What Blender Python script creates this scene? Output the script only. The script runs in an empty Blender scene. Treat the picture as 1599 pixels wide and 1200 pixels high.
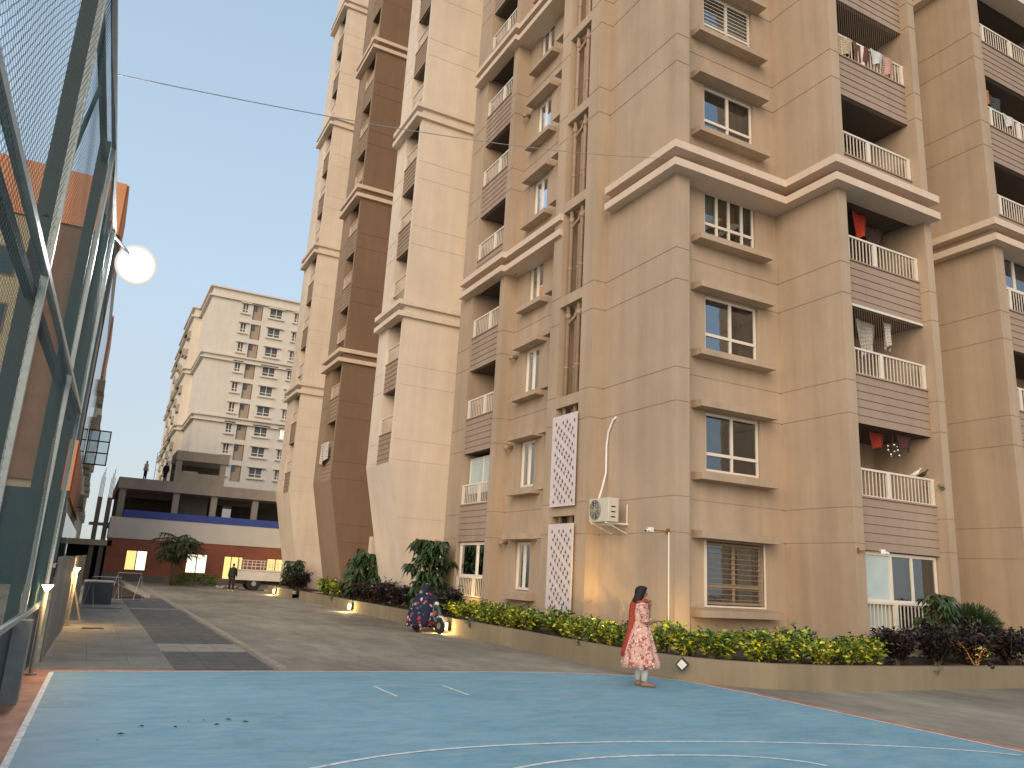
import bpy, bmesh, math, random
import numpy as np
from mathutils import Vector, Matrix
R = math.radians
C = bpy.context.scene.collection
scene = bpy.context.scene

# ------------------------------------------------------------------ camera
YAW, PITCH, ROLL, H = 0.477119, 0.241658, 0.0557536, 1.65
def cam_axes():
    cy, sy, cp, sp, cr, sr = math.cos(YAW), math.sin(YAW), math.cos(PITCH), math.sin(PITCH), math.cos(ROLL), math.sin(ROLL)
    fw = Vector((sy*cp, cy*cp, sp)); r = Vector((cy, -sy, 0)); u = r.cross(fw)
    return cr*r + sr*u, -sr*r + cr*u, fw
cd = bpy.data.cameras.new('camera'); cam = bpy.data.objects.new('camera', cd); C.objects.link(cam)
_r, _u, _f = cam_axes()
cam.matrix_world = Matrix(((_r.x, _u.x, -_f.x, 0), (_r.y, _u.y, -_f.y, 0), (_r.z, _u.z, -_f.z, H), (0, 0, 0, 1)))
cd.sensor_width = 36; cd.lens = 36*1217.2/1599; cd.clip_end = 3000; cd.clip_start = 0.05
scene.camera = cam

# ------------------------------------------------------------------ world, sun, exposure
SUN_EL, SUN_AZ = 22.0, 224.0      # azimuth measured clockwise from +Y
w = bpy.data.worlds.new('World'); scene.world = w; w.use_nodes = True
nt = w.node_tree; nt.nodes.clear()
sky = nt.nodes.new('ShaderNodeTexSky'); sky.sky_type = 'NISHITA'; sky.sun_disc = False
sky.sun_elevation = R(SUN_EL); sky.sun_rotation = R(SUN_AZ); sky.altitude = 0
sky.air_density = 1.0; sky.dust_density = 1.5; sky.ozone_density = 2.5
bg = nt.nodes.new('ShaderNodeBackground'); bg.inputs[1].default_value = 0.1
# thin even dusk haze veiling the whole dome, paler and greyer towards the horizon all the way round
tcn = nt.nodes.new('ShaderNodeTexCoord'); sxyz = nt.nodes.new('ShaderNodeSeparateXYZ'); rmp = nt.nodes.new('ShaderNodeValToRGB')
nt.links.new(tcn.outputs['Generated'], sxyz.inputs[0]); nt.links.new(sxyz.outputs[2], rmp.inputs[0])
el_ = rmp.color_ramp.elements; el_[0].position = 0; el_[0].color = (.375, .39, .385, 1); el_[1].position = 1; el_[1].color = (.20, .30, .42, 1)
for p_, c_ in ((.12, (.36, .40, .42)), (.32, (.34, .425, .50)), (.6, (.28, .37, .46))):
    q_ = el_.new(p_); q_.color = (*c_, 1)
vml = nt.nodes.new('ShaderNodeVectorMath'); vml.operation = 'SCALE'; vml.inputs['Scale'].default_value = 10.0
nt.links.new(rmp.outputs[0], vml.inputs[0])
mxs = nt.nodes.new('ShaderNodeMix'); mxs.data_type = 'RGBA'; mxs.inputs[0].default_value = .82
nt.links.new(sky.outputs[0], mxs.inputs[6]); nt.links.new(vml.outputs[0], mxs.inputs[7])
wo = nt.nodes.new('ShaderNodeOutputWorld')
nt.links.new(mxs.outputs[2], bg.inputs[0]); nt.links.new(bg.outputs[0], wo.inputs[0])
sl = bpy.data.lights.new('sun', 'SUN'); sl.energy = 1.5; sl.angle = R(50); sl.color = (1.0, 0.74, 0.475)
so = bpy.data.objects.new('sun', sl); C.objects.link(so)
_e, _a = R(SUN_EL), R(SUN_AZ)
so.rotation_euler = Vector((math.sin(_a)*math.cos(_e), math.cos(_a)*math.cos(_e), math.sin(_e))).to_track_quat('Z', 'Y').to_euler()
so.location = (-20, -20, 40)
vs = scene.view_settings
vs.view_transform = 'Standard'; vs.look = 'None'; vs.gamma = 1; vs.use_curve_mapping = False
vs.exposure = 0.85

# ------------------------------------------------------------------ helpers
def tag(o, label=None, cat=None, group=None, kind=None):
    if label: o['label'] = label
    if cat: o['category'] = cat
    if group: o['group'] = group
    if kind: o['kind'] = kind
    return o
def empty(name, loc=(0, 0, 0), rz=0, **k):
    o = bpy.data.objects.new(name, None); C.objects.link(o); o.location = loc; o.rotation_euler = (0, 0, rz)
    o.empty_display_size = 0.2
    return tag(o, **k)
class MB:
    def __init__(s): s.v = []; s.f = []
    def add(s, vs_, fs):
        b = len(s.v); s.v += [tuple(p) for p in vs_]; s.f += [tuple(b+i for i in f) for f in fs]
    def box(s, x0, x1, y0, y1, z0, z1):
        s.add([(x0,y0,z0),(x1,y0,z0),(x1,y1,z0),(x0,y1,z0),(x0,y0,z1),(x1,y0,z1),(x1,y1,z1),(x0,y1,z1)],
              [(0,3,2,1),(4,5,6,7),(0,1,5,4),(1,2,6,5),(2,3,7,6),(3,0,4,7)])
    def quad(s, a, b, c, d): s.add([a, b, c, d], [(0,1,2,3)])
    def poly(s, pts): s.add(pts, [tuple(range(len(pts)))])
    def prism(s, pts, z0, z1):           # plan polygon extruded upwards
        n = len(pts)
        s.add([(p[0],p[1],z0) for p in pts]+[(p[0],p[1],z1) for p in pts],
              [tuple(range(n))[::-1], tuple(range(n, 2*n))]+[(i,(i+1)%n,n+(i+1)%n,n+i) for i in range(n)])
    def prismy(s, pts, y0, y1):          # XZ polygon extruded along Y
        n = len(pts)
        s.add([(p[0],y0,p[1]) for p in pts]+[(p[0],y1,p[1]) for p in pts],
              [tuple(range(n))[::-1], tuple(range(n, 2*n))]+[(i,(i+1)%n,n+(i+1)%n,n+i) for i in range(n)])
    def tube(s, pts, r, n=8, caps=True):
        pts = [Vector(p) for p in pts]; rs = r if isinstance(r, (list, tuple)) else [r]*len(pts)
        rings = []; up = None
        for i, p in enumerate(pts):
            d = (pts[min(i+1, len(pts)-1)]-pts[max(i-1, 0)]).normalized()
            if up is None: up = Vector((0,0,1)) if abs(d.z) < .9 else Vector((1,0,0))
            a = d.cross(up).normalized(); b = a.cross(d).normalized(); up = b
            rings.append([p+(a*math.cos(2*math.pi*k/n)+b*math.sin(2*math.pi*k/n))*rs[i] for k in range(n)])
        base = len(s.v); s.v += [tuple(q) for rg in rings for q in rg]
        for i in range(len(pts)-1):
            for k in range(n):
                s.f.append((base+i*n+k, base+i*n+(k+1)%n, base+(i+1)*n+(k+1)%n, base+(i+1)*n+k))
        if caps:
            s.f.append(tuple(base+k for k in range(n))[::-1]); s.f.append(tuple(base+(len(pts)-1)*n+k for k in range(n)))
    def loft(s, rings, cap=True):
        n = len(rings[0]); base = len(s.v); s.v += [tuple(q) for rg in rings for q in rg]
        for i in range(len(rings)-1):
            for k in range(n):
                s.f.append((base+i*n+k, base+i*n+(k+1)%n, base+(i+1)*n+(k+1)%n, base+(i+1)*n+k))
        if cap:
            s.f.append(tuple(base+k for k in range(n))[::-1]); s.f.append(tuple(base+(len(rings)-1)*n+k for k in range(n)))
    def ell(s, c, r, nu=10, nv=7):
        rings = []
        for i in range(nv+1):
            t = math.pi*(i+.02)/(nv+.04)
            rings.append([(c[0]+r[0]*math.sin(t)*math.cos(2*math.pi*k/nu), c[1]+r[1]*math.sin(t)*math.sin(2*math.pi*k/nu), c[2]-r[2]*math.cos(t)) for k in range(nu)])
        s.loft(rings)
    def mesh(s, name, mats, smooth=False, mi=None):
        me = bpy.data.meshes.new(name); me.from_pydata(s.v, [], s.f); me.update()
        for m in (mats if isinstance(mats, (list, tuple)) else [mats]): me.materials.append(m)
        if mi is not None:
            for p, i in zip(me.polygons, mi): p.material_index = i
        if smooth: me.polygons.foreach_set('use_smooth', [True]*len(me.polygons))
        return me
def link(name, me, parent=None, loc=(0,0,0), rz=0, **k):
    o = bpy.data.objects.new(name, me); C.objects.link(o); o.location = loc; o.rotation_euler = (0, 0, rz)
    if parent: o.parent = parent
    return tag(o, **k)
def obj(name, mb, mat, parent=None, loc=(0,0,0), rz=0, smooth=False, bevel=0, **k):
    o = link(name, mb.mesh(name, mat, smooth), parent, loc, rz, **k)
    if bevel:
        b = o.modifiers.new('bevel', 'BEVEL'); b.width = bevel; b.segments = 2; b.limit_method = 'ANGLE'
    return o
def copy_tree(o, loc=None, parent=None, rz=None, label=None):
    c = o.copy(); C.objects.link(c)
    if parent is not None: c.parent = parent
    if loc is not None: c.location = loc
    if rz is not None: c.rotation_euler = (0, 0, rz)
    if label: c['label'] = label
    for ch in o.children: copy_tree(ch, parent=c)
    return c
# facade frame: u runs along the wall, d goes into the building, z is up
class F:
    def __init__(s, axis, c): s.a, s.c = axis, c
    def pt(s, u, d, z): return (u, s.c+d, z) if s.a == 'y' else (s.c+d, u, z)
    def box(s, mb, u0, u1, d0, d1, z0, z1):
        if s.a == 'y': mb.box(u0, u1, s.c+d0, s.c+d1, z0, z1)
        else: mb.box(s.c+d0, s.c+d1, u0, u1, z0, z1)
    def quad(s, mb, *q): mb.quad(*[s.pt(*p) for p in q])
def wall(mb, fr, u0, u1, z0, z1, holes=(), grooves=(), depth=.14):
    us = sorted({u0, u1, *[x for h in holes for x in h[:2] if u0 < x < u1]})
    g2 = [(g-.014, g+.014) for g in grooves if z0+.05 < g < z1-.05]
    zs = sorted({z0, z1, *[x for h in holes for x in h[2:4] if z0 < x < z1], *[x for g in g2 for x in g]})
    for i in range(len(us)-1):
        for j in range(len(zs)-1):
            a, b, c, d = us[i], us[i+1], zs[j], zs[j+1]; um, zm = (a+b)/2, (c+d)/2
            if any(h[0] < um < h[1] and h[2] < zm < h[3] for h in holes): continue
            gr = any(g[0] < zm < g[1] for g in g2)
            e = .013 if gr else 0
            fr.quad(mb, (a,e,c), (b,e,c), (b,e,d), (a,e,d))
            if gr:
                fr.quad(mb, (a,0,c), (b,0,c), (b,e,c), (a,e,c)); fr.quad(mb, (a,0,d), (b,0,d), (b,e,d), (a,e,d))
    for h in holes:
        a, b, c, d = h[:4]; e = depth
        fr.quad(mb, (a,0,c), (b,0,c), (b,e,c), (a,e,c)); fr.quad(mb, (a,0,d), (b,0,d), (b,e,d), (a,e,d))
        fr.quad(mb, (a,0,c), (a,e,c), (a,e,d), (a,0,d)); fr.quad(mb, (b,0,c), (b,e,c), (b,e,d), (b,0,d))

# ------------------------------------------------------------------ materials
def mat(name, col, rough=.8, metal=0, emit=None, es=0, noise=None, bump=None, spec=.5, alpha=None):
    """noise = (scale, amount, stretch_z) value variation; bump = (scale, strength, distance)"""
    m = bpy.data.materials.new(name); m.use_nodes = True; t = m.node_tree; b = t.nodes['Principled BSDF']
    b.inputs['Base Color'].default_value = (*col, 1); b.inputs['Roughness'].default_value = rough
    b.inputs['Metallic'].default_value = metal; b.inputs['Specular IOR Level'].default_value = spec
    if emit: b.inputs['Emission Color'].default_value = (*emit, 1); b.inputs['Emission Strength'].default_value = es
    tc = None
    if noise or bump:
        tc = t.nodes.new('ShaderNodeNewGeometry')
    if noise:
        mp = t.nodes.new('ShaderNodeMapping'); mp.inputs['Scale'].default_value = (1, 1, noise[2] if len(noise) > 2 else 1)
        n = t.nodes.new('ShaderNodeTexNoise'); n.inputs['Scale'].default_value = noise[0]; n.inputs['Detail'].default_value = 6; n.inputs['Roughness'].default_value = .62
        r = t.nodes.new('ShaderNodeValToRGB'); a = noise[1]
        r.color_ramp.elements[0].position = .3; r.color_ramp.elements[1].position = .7
        r.color_ramp.elements[0].color = (*[c*(1-a) for c in col], 1); r.color_ramp.elements[1].color = (*[min(1, c*(1+a)) for c in col], 1)
        t.links.new(tc.outputs['Position'], mp.inputs[0]); t.links.new(mp.outputs[0], n.inputs[0]); t.links.new(n.outputs[0], r.inputs[0]); t.links.new(r.outputs[0], b.inputs['Base Color'])
    if bump:
        n2 = t.nodes.new('ShaderNodeTexNoise'); n2.inputs['Scale'].default_value = bump[0]; n2.inputs['Detail'].default_value = 5
        bp = t.nodes.new('ShaderNodeBump'); bp.inputs['Strength'].default_value = bump[1]; bp.inputs['Distance'].default_value = bump[2]
        t.links.new(tc.outputs['Position'], n2.inputs[0]); t.links.new(n2.outputs[0], bp.inputs['Height']); t.links.new(bp.outputs[0], b.inputs['Normal'])
    return m
def plaster(name, col, var=.125):
    """painted render: broad tonal drift, vertical rain streaks, fine grain"""
    m = bpy.data.materials.new(name); m.use_nodes = True; t = m.node_tree; b = t.nodes['Principled BSDF']
    b.inputs['Roughness'].default_value = .88; b.inputs['Specular IOR Level'].default_value = .25
    g = t.nodes.new('ShaderNodeNewGeometry')
    def nz(scale, sc3, det=5):
        mp = t.nodes.new('ShaderNodeMapping'); mp.inputs['Scale'].default_value = sc3
        n = t.nodes.new('ShaderNodeTexNoise'); n.inputs['Scale'].default_value = scale; n.inputs['Detail'].default_value = det; n.inputs['Roughness'].default_value = .6
        t.links.new(g.outputs['Position'], mp.inputs[0]); t.links.new(mp.outputs[0], n.inputs[0]); return n.outputs[0]
    def mul(a, bb, op='MULTIPLY'):
        k = t.nodes.new('ShaderNodeMath'); k.operation = op
        for i, x in enumerate((a, bb)):
            if isinstance(x, float): k.inputs[i].default_value = x
            else: t.links.new(x, k.inputs[i])
        return k.outputs[0]
    def rng(x, lo, hi):
        k = t.nodes.new('ShaderNodeMapRange'); k.inputs[1].default_value = .3; k.inputs[2].default_value = .7
        k.inputs[3].default_value = lo; k.inputs[4].default_value = hi; t.links.new(x, k.inputs[0]); return k.outputs[0]
    a1 = rng(nz(.35, (1,1,.6), 6), 1-var, 1+var); a2 = rng(nz(2.2, (1,1,.06)), 1-var*.95, 1+var*.4); a3 = rng(nz(60, (1,1,1), 3), .975, 1.025)
    a4 = rng(nz(7, (1,1,.025), 4), .965, 1.02); a5 = rng(nz(1.1, (1,1,1), 8), .955, 1.035)
    v = mul(mul(mul(a1, a2), a3), mul(a4, a5))
    hsv = t.nodes.new('ShaderNodeHueSaturation'); hsv.inputs['Color'].default_value = (*col, 1); t.links.new(v, hsv.inputs['Value'])
    t.links.new(hsv.outputs[0], b.inputs['Base Color'])
    bp = t.nodes.new('ShaderNodeBump'); bp.inputs['Strength'].default_value = .25; bp.inputs['Distance'].default_value = .012
    t.links.new(nz(25, (1,1,1), 6), bp.inputs['Height']); t.links.new(bp.outputs[0], b.inputs['Normal'])
    return m
M = {}
M['taupe'] = plaster('taupe_plaster', (.445, .345, .255))
M['band'] = plaster('cornice_band', (.66, .535, .43), .05)
M['cream'] = plaster('cream_plaster', (.69, .60, .505), .07)
M['brown'] = plaster('brown_plaster', (.205, .135, .092), .08)
M['brownside'] = plaster('brown_side_plaster', (.30, .215, .15), .07)
M['slat'] = plaster('slat_boards', (.36, .275, .22), .1)
M['creamslat'] = plaster('cream_slats', (.33, .245, .18), .08)
M['white'] = mat('white_enamel', (.74, .68, .60), .45, noise=(3, .06))
M['pvc'] = mat('white_pvc', (.78, .76, .72), .35, noise=(5, .05))
M['pipe'] = mat('painted_pipe', (.36, .255, .18), .55, noise=(6, .12))
M['dark'] = mat('interior_painted_dark', (.035, .027, .022), .9, noise=(1, .4))  # near-black colour paints in the unlit depth of balconies and openings
M['room'] = mat('room_wall', (.30, .25, .19), .9, noise=(1.5, .3))
M['ceil'] = plaster('soffit_painted_shade', (.13, .098, .08), .08)  # darker than the wall paint: ceiling shade put into the colour
M['ac'] = mat('ac_casing', (.62, .58, .50), .5, noise=(5, .06))
M['black'] = mat('black_plastic', (.02, .02, .022), .5)
M['steel'] = mat('galvanised_steel', (.42, .44, .45), .42, .6, noise=(12, .15))
M['rust'] = mat('rusty_steel', (.25, .10, .035), .85, noise=(30, .4))
def glass(name, tint, trans):
    m = bpy.data.materials.new(name); m.use_nodes = True; t = m.node_tree; t.nodes.clear()
    o = t.nodes.new('ShaderNodeOutputMaterial'); tr = t.nodes.new('ShaderNodeBsdfTransparent'); tr.inputs[0].default_value = (*tint, 1)
    gl = t.nodes.new('ShaderNodeBsdfGlossy'); gl.inputs['Roughness'].default_value = .03; gl.inputs[0].default_value = (.8, .88, .95, 1)
    lw = t.nodes.new('ShaderNodeFresnel'); lw.inputs[0].default_value = 1.9
    mx = t.nodes.new('ShaderNodeMixShader'); ad = t.nodes.new('ShaderNodeMath'); ad.operation = 'ADD'; ad.inputs[1].default_value = trans; ad.use_clamp = True
    n = t.nodes.new('ShaderNodeTexNoise'); n.inputs['Scale'].default_value = 1.3
    bp = t.nodes.new('ShaderNodeBump'); bp.inputs['Strength'].default_value = .05; bp.inputs['Distance'].default_value = .05
    t.links.new(n.outputs[0], bp.inputs['Height']); t.links.new(bp.outputs[0], gl.inputs['Normal'])
    t.links.new(lw.outputs[0], ad.inputs[0]); t.links.new(ad.outputs[0], mx.inputs[0]); t.links.new(tr.outputs[0], mx.inputs[1]); t.links.new(gl.outputs[0], mx.inputs[2]); t.links.new(mx.outputs[0], o.inputs[0])
    return m
M['glass'] = glass('window_glass', (.72, .74, .72), .10)
M['glassb'] = glass('blue_glass', (.35, .45, .5), .22)
M['frost'] = mat('frosted_pane', (.50, .60, .60), .25, noise=(1.2, .12))
M['curt_brown'] = mat('brown_curtain', (.33, .24, .17), .9, noise=(8, .25, .1))
M['curt_white'] = mat('white_curtain', (.66, .60, .50), .9, noise=(8, .15, .1))
M['curt_orange'] = mat('orange_blind', (.45, .24, .10), .8, noise=(5, .3))
M['blind'] = mat('slatted_blind', (.30, .22, .15), .7, noise=(4, .1))
def lit(name, col, s): return mat(name, (.1, .1, .1), .6, emit=col, es=s)
M['lit_white'] = lit('lit_window_white', (1, .92, .70), .85)
M['lit_yellow'] = lit('lit_window_yellow', (1, .68, .22), .75)
M['lamp'] = lit('lamp_glow', (1, .78, .42), 16)
M['flood'] = lit('floodlight_lens_glare', (1, .99, .97), 40)
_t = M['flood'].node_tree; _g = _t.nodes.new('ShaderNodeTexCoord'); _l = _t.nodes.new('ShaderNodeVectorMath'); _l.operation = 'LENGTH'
_m = _t.nodes.new('ShaderNodeMapRange'); _m.inputs[1].default_value = .10; _m.inputs[2].default_value = .37; _m.inputs[3].default_value = 1; _m.inputs[4].default_value = 0  # glare painted in: emission fades from the core to sky brightness at the rim
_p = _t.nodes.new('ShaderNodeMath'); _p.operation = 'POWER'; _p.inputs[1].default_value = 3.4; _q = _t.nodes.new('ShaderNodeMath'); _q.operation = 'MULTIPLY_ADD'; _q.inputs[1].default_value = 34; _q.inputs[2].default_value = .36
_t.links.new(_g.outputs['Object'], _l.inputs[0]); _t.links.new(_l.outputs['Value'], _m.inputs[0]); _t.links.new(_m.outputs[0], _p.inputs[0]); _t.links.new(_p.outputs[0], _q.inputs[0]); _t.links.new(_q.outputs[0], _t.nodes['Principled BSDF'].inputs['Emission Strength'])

# ================================================================== GROUND
def concrete_ground():
    m = bpy.data.materials.new('concrete_paving'); m.use_nodes = True; t = m.node_tree; b = t.nodes['Principled BSDF']
    g = t.nodes.new('ShaderNodeNewGeometry')
    def N(scale, sc, det=6, ro=.6):
        mp = t.nodes.new('ShaderNodeMapping'); mp.inputs['Scale'].default_value = sc
        n = t.nodes.new('ShaderNodeTexNoise'); n.inputs['Scale'].default_value = scale; n.inputs['Detail'].default_value = det; n.inputs['Roughness'].default_value = ro
        t.links.new(g.outputs['Position'], mp.inputs[0]); t.links.new(mp.outputs[0], n.inputs[0]); return n.outputs[0]
    r1 = t.nodes.new('ShaderNodeValToRGB'); e = r1.color_ramp.elements
    e[0].position = .32; e[0].color = (.18, .165, .132, 1); e[1].position = .68; e[1].color = (.43, .39, .31, 1)
    x = e.new(.5); x.color = (.31, .285, .228, 1)
    t.links.new(N(.28, (1, .5, 1)), r1.inputs[0])
    mx = t.nodes.new('ShaderNodeMix'); mx.data_type = 'RGBA'; mx.blend_type = 'MULTIPLY'; mx.inputs[0].default_value = .85
    r2 = t.nodes.new('ShaderNodeValToRGB'); r2.color_ramp.elements[0].color = (.62, .6, .57, 1); r2.color_ramp.elements[1].color = (1.2, 1.18, 1.14, 1)
    r2.color_ramp.elements[0].position = .3; r2.color_ramp.elements[1].position = .7
    t.links.new(N(2.1, (1, .35, 1), 9, .7), r2.inputs[0]); t.links.new(r1.outputs[0], mx.inputs[6]); t.links.new(r2.outputs[0], mx.inputs[7])
    mx2 = t.nodes.new('ShaderNodeMix'); mx2.data_type = 'RGBA'; mx2.blend_type = 'MULTIPLY'; mx2.inputs[0].default_value = .45
    r3 = t.nodes.new('ShaderNodeValToRGB'); r3.color_ramp.elements[0].color = (.6, .6, .6, 1); r3.color_ramp.elements[1].color = (1.3, 1.3, 1.3, 1)
    t.links.new(N(38, (1, 1, 1), 4), r3.inputs[0]); t.links.new(mx.outputs[2], mx2.inputs[6]); t.links.new(r3.outputs[0], mx2.inputs[7])
    t.links.new(mx2.outputs[2], b.inputs['Base Color']); b.inputs['Roughness'].default_value = .8; b.inputs['Specular IOR Level'].default_value = .35
    bp = t.nodes.new('ShaderNodeBump'); bp.inputs['Strength'].default_value = .4; bp.inputs['Distance'].default_value = .01
    t.links.new(N(45, (1, 1, 1), 6), bp.inputs['Height']); t.links.new(bp.outputs[0], b.inputs['Normal'])
    return m
M['ground'] = concrete_ground()
mb = MB(); mb.quad((-400,-150,0), (500,-150,0), (500,900,0), (-400,900,0))
obj('ground', mb, M['ground'], kind='structure')
def court_mat():
    m = bpy.data.materials.new('blue_court_paint'); m.use_nodes = True; t = m.node_tree; b = t.nodes['Principled BSDF']
    g = t.nodes.new('ShaderNodeNewGeometry')
    def N(scale, sc, det=6, ro=.6):
        mp = t.nodes.new('ShaderNodeMapping'); mp.inputs['Scale'].default_value = sc
        n = t.nodes.new('ShaderNodeTexNoise'); n.inputs['Scale'].default_value = scale; n.inputs['Detail'].default_value = det; n.inputs['Roughness'].default_value = ro
        t.links.new(g.outputs['Position'], mp.inputs[0]); t.links.new(mp.outputs[0], n.inputs[0]); return n.outputs[0]
    r1 = t.nodes.new('ShaderNodeValToRGB'); e = r1.color_ramp.elements
    e[0].position = .3; e[0].color = (.115, .29, .385, 1); e[1].position = .72; e[1].color = (.21, .44, .56, 1)
    t.links.new(N(.8, (1, 1, 1), 8, .68), r1.inputs[0])
    mx = t.nodes.new('ShaderNodeMix'); mx.data_type = 'RGBA'; mx.inputs[7].default_value = (.33, .45, .48, 1)
    r2 = t.nodes.new('ShaderNodeValToRGB'); r2.color_ramp.elements[0].position = .42; r2.color_ramp.elements[1].position = .66; r2.color_ramp.elements[1].color = (.8, .8, .8, 1)
    t.links.new(N(3.5, (.5, 1.4, 1), 10, .75), r2.inputs[0]); t.links.new(r2.outputs[0], mx.inputs[0]); t.links.new(r1.outputs[0], mx.inputs[6])
    t.links.new(mx.outputs[2], b.inputs['Base Color']); b.inputs['Roughness'].default_value = .62; b.inputs['Specular IOR Level'].default_value = .4
    bp = t.nodes.new('ShaderNodeBump'); bp.inputs['Strength'].default_value = .3; bp.inputs['Distance'].default_value = .004
    t.links.new(N(80, (1, 1, 1), 5), bp.inputs['Height']); t.links.new(bp.outputs[0], b.inputs['Normal'])
    return m
M['court'] = court_mat()
M['orange'] = mat('orange_court_border', (.46, .21, .14), .7, noise=(2.5, .35))
M['line'] = mat('court_line_paint', (.78, .78, .74), .6, noise=(14, .35))
edge = [(-.15,13.22), (2,13.12), (4,13.04), (6,12.92), (7.6,12.78), (8.7,12.48), (9.45,12.05), (9.78,11.3), (9.88,10), (9.86,8), (9.84,6), (9.82,-20)]
outer = [(-.62,13.5), (-.15,13.5), (2,13.3), (4,13.2), (6,13.08), (7.7,12.93), (8.85,12.62), (9.62,12.15), (9.98,11.35), (10.12,10), (10.1,8), (10.1,6), (10.1,-20)]
mb = MB(); mb.poly([(x, y, .004) for x, y in outer+[(-1.25,-20)]]); obj('court_border', mb, M['orange'], kind='structure')
mb = MB(); mb.poly([(x, y, .008) for x, y in edge+[(-.9,-20)]]); obj('court', mb, M['court'], kind='structure')
mb = MB()
def stripe(pts, wd, z=.012):
    P = [Vector((x, y, 0)) for x, y in pts]
    L_, R_ = [], []
    for i, p in enumerate(P):
        d = (P[min(i+1, len(P)-1)]-P[max(i-1, 0)]).normalized(); n = Vector((-d.y, d.x, 0))*wd/2
        L_.append(p+n); R_.append(p-n)
    for i in range(len(P)-1): mb.quad((R_[i].x,R_[i].y,z), (R_[i+1].x,R_[i+1].y,z), (L_[i+1].x,L_[i+1].y,z), (L_[i].x,L_[i].y,z))
stripe([(-.17,13.17), (-.30,7.6), (-.9,-20)], .06); stripe(edge[:-1]+[(9.82,-20)], .05)
def arc(pts, wd):
    P = np.array(pts); tt = np.linspace(0, len(P)-1, 60); deg = 4
    cx, cy_ = np.polyfit(range(len(P)), P[:,0], deg), np.polyfit(range(len(P)), P[:,1], deg)
    stripe([(np.polyval(cx, q), np.polyval(cy_, q)) for q in tt], wd)
arc([(1.3,6.7), (2.04,7.03), (2.66,7.26), (3.34,7.39), (4.79,7.39), (5.93,7.2), (7.41,6.8), (8.76,6.2), (9.6,5.65)], .05)
arc([(3.0,6.2), (3.75,6.59), (4.37,6.7), (5.11,6.7), (5.8,6.56), (6.39,6.28), (6.75,5.86)], .05)
stripe([(3.94,11.4), (3.96,10.5)], .045, .013); stripe([(3.94,11.44), (5.01,11.44)], .03, .014); stripe([(5.01,11.4), (5.01,10.48)], .045, .013)
obj('court_line', mb, M['line'], kind='structure')
M['darkpave'] = mat('dark_stone_paving', (.105, .105, .10), .75, noise=(2.5, .3), bump=(30, .3, .01))
M['palepave'] = mat('pale_kerb_strip', (.36, .31, .25), .8, noise=(3, .2), bump=(30, .3, .01))
mb = MB()
for (y0, y1) in ((13.35,15.85), (17.4,28.1), (29.0,35.6)):      # dark insets of separate slabs
    n = max(2, int((y1-y0)/.62)); dy = (y1-y0)/n
    for i in range(n):
        for j in range(3):
            x0 = 1.46+j*.49; mb.box(x0+.006, x0+.484, y0+i*dy+.006, y0+(i+1)*dy-.006, -.02, .010+.0012*((i*7+j*3) % 3))
tg = link('dark_paving', mb.mesh('dark_paving', M['darkpave']), kind='structure')
mb = MB()
for i in range(48): mb.box(3.02, 3.16, 13.4+i*.8, 13.4+i*.8+.78, -.02, .022)
for i in range(3): mb.box(1.46+i*.5, 1.94+i*.5, 15.9, 17.35, -.02, .006)
obj('paving_edge', mb, M['palepave'], kind='structure')
M['tile'] = mat('grey_path_slab', (.215, .215, .19), .78, noise=(1.6, .28), bump=(35, .3, .008))
mb = MB(); random.seed(3)
for i in range(16):
    for j in range(3):
        x0 = -.33+j*.59; y0 = 13.55+i*1.0
        mb.box(x0+.004, x0+.586, y0+.004, y0+.996, -.02, .005+random.random()*.004)
obj('path', mb, M['tile'], kind='structure')
M['soil'] = mat('dark_red_soil', (.055, .026, .018), .95, noise=(4, .4), bump=(12, .8, .05))
mb = MB(); mb.prism([(1.25,34.4), (2.3,35.3), (1.9,45), (1.5,56), (.2,56), (.2,36)], -.1, .05)
obj('soil', mb, M['soil'], kind='structure')
mb = MB(); mb.prism([(2.3,36), (2.55,36), (2.3,55), (1.95,55)], -.1, .12); obj('kerb', mb, M['palepave'], kind='structure')

# ================================================================== APARTMENT BUILDING
P_, L0 = 2.965, 2.78
def L(k): return L0+P_*k
def U(k): return L(k)+.8
ZT = 41.0
GR = [g for k in range(13) if k not in (3, 6, 9, 12) for g in (L(k), U(k))]
bld = empty('apartment_building', (11, 20, 0), label='tall taupe, cream and brown apartment block with folded fins, behind the planter', cat='building')
def part(name, mb, m, parent=None, **k):
    o = obj(name, mb, m, parent or bld, **k)
    if (parent or bld) is bld: o.location = (-11, -20, 0)
    return o
def sub(name, me, parent, loc=(0,0,0)): return link(name, me, parent, loc)
FX, FW, FY = F('x', 11.25), F('x', 11.38), F('y', 14.0)
WZ = (1.52, 2.95)       # window head and foot above L(k-1); k=0 window uses ground offset
def wz(k): return (L(k)+1.52, L(k)+2.93)
# ---- main corner face, chamfer pier, window wall, second pier
mb = MB()
wall(mb, FX, 13.62, 16.55, 0, ZT, grooves=GR)
wall(mb, F('y', 13.62), 11.25, 11.66, 0, ZT, grooves=GR)
mb.quad((11.66,13.62,0), (11.66,14.0,0), (11.66,14.0,ZT), (11.66,13.62,ZT))
holes = [(12.47,14.24,a,b) for a, b in [(1.26,2.68)]+[wz(k) for k in range(0, 12)]]
wall(mb, FY, 11.66, 14.97, 0, ZT, holes=holes, grooves=GR)
wall(mb, F('x', 14.97), 12.0, 14.0, 0, ZT, grooves=GR)
wall(mb, F('y', 12.0), 14.97, 15.3, 0, ZT, grooves=GR); mb.quad((15.3,12.0,0), (15.3,12.3,0), (15.3,12.3,ZT), (15.3,12.0,ZT))
wall(mb, F('y', 16.55), 10.85, 11.25, 0, ZT, grooves=GR)
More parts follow.
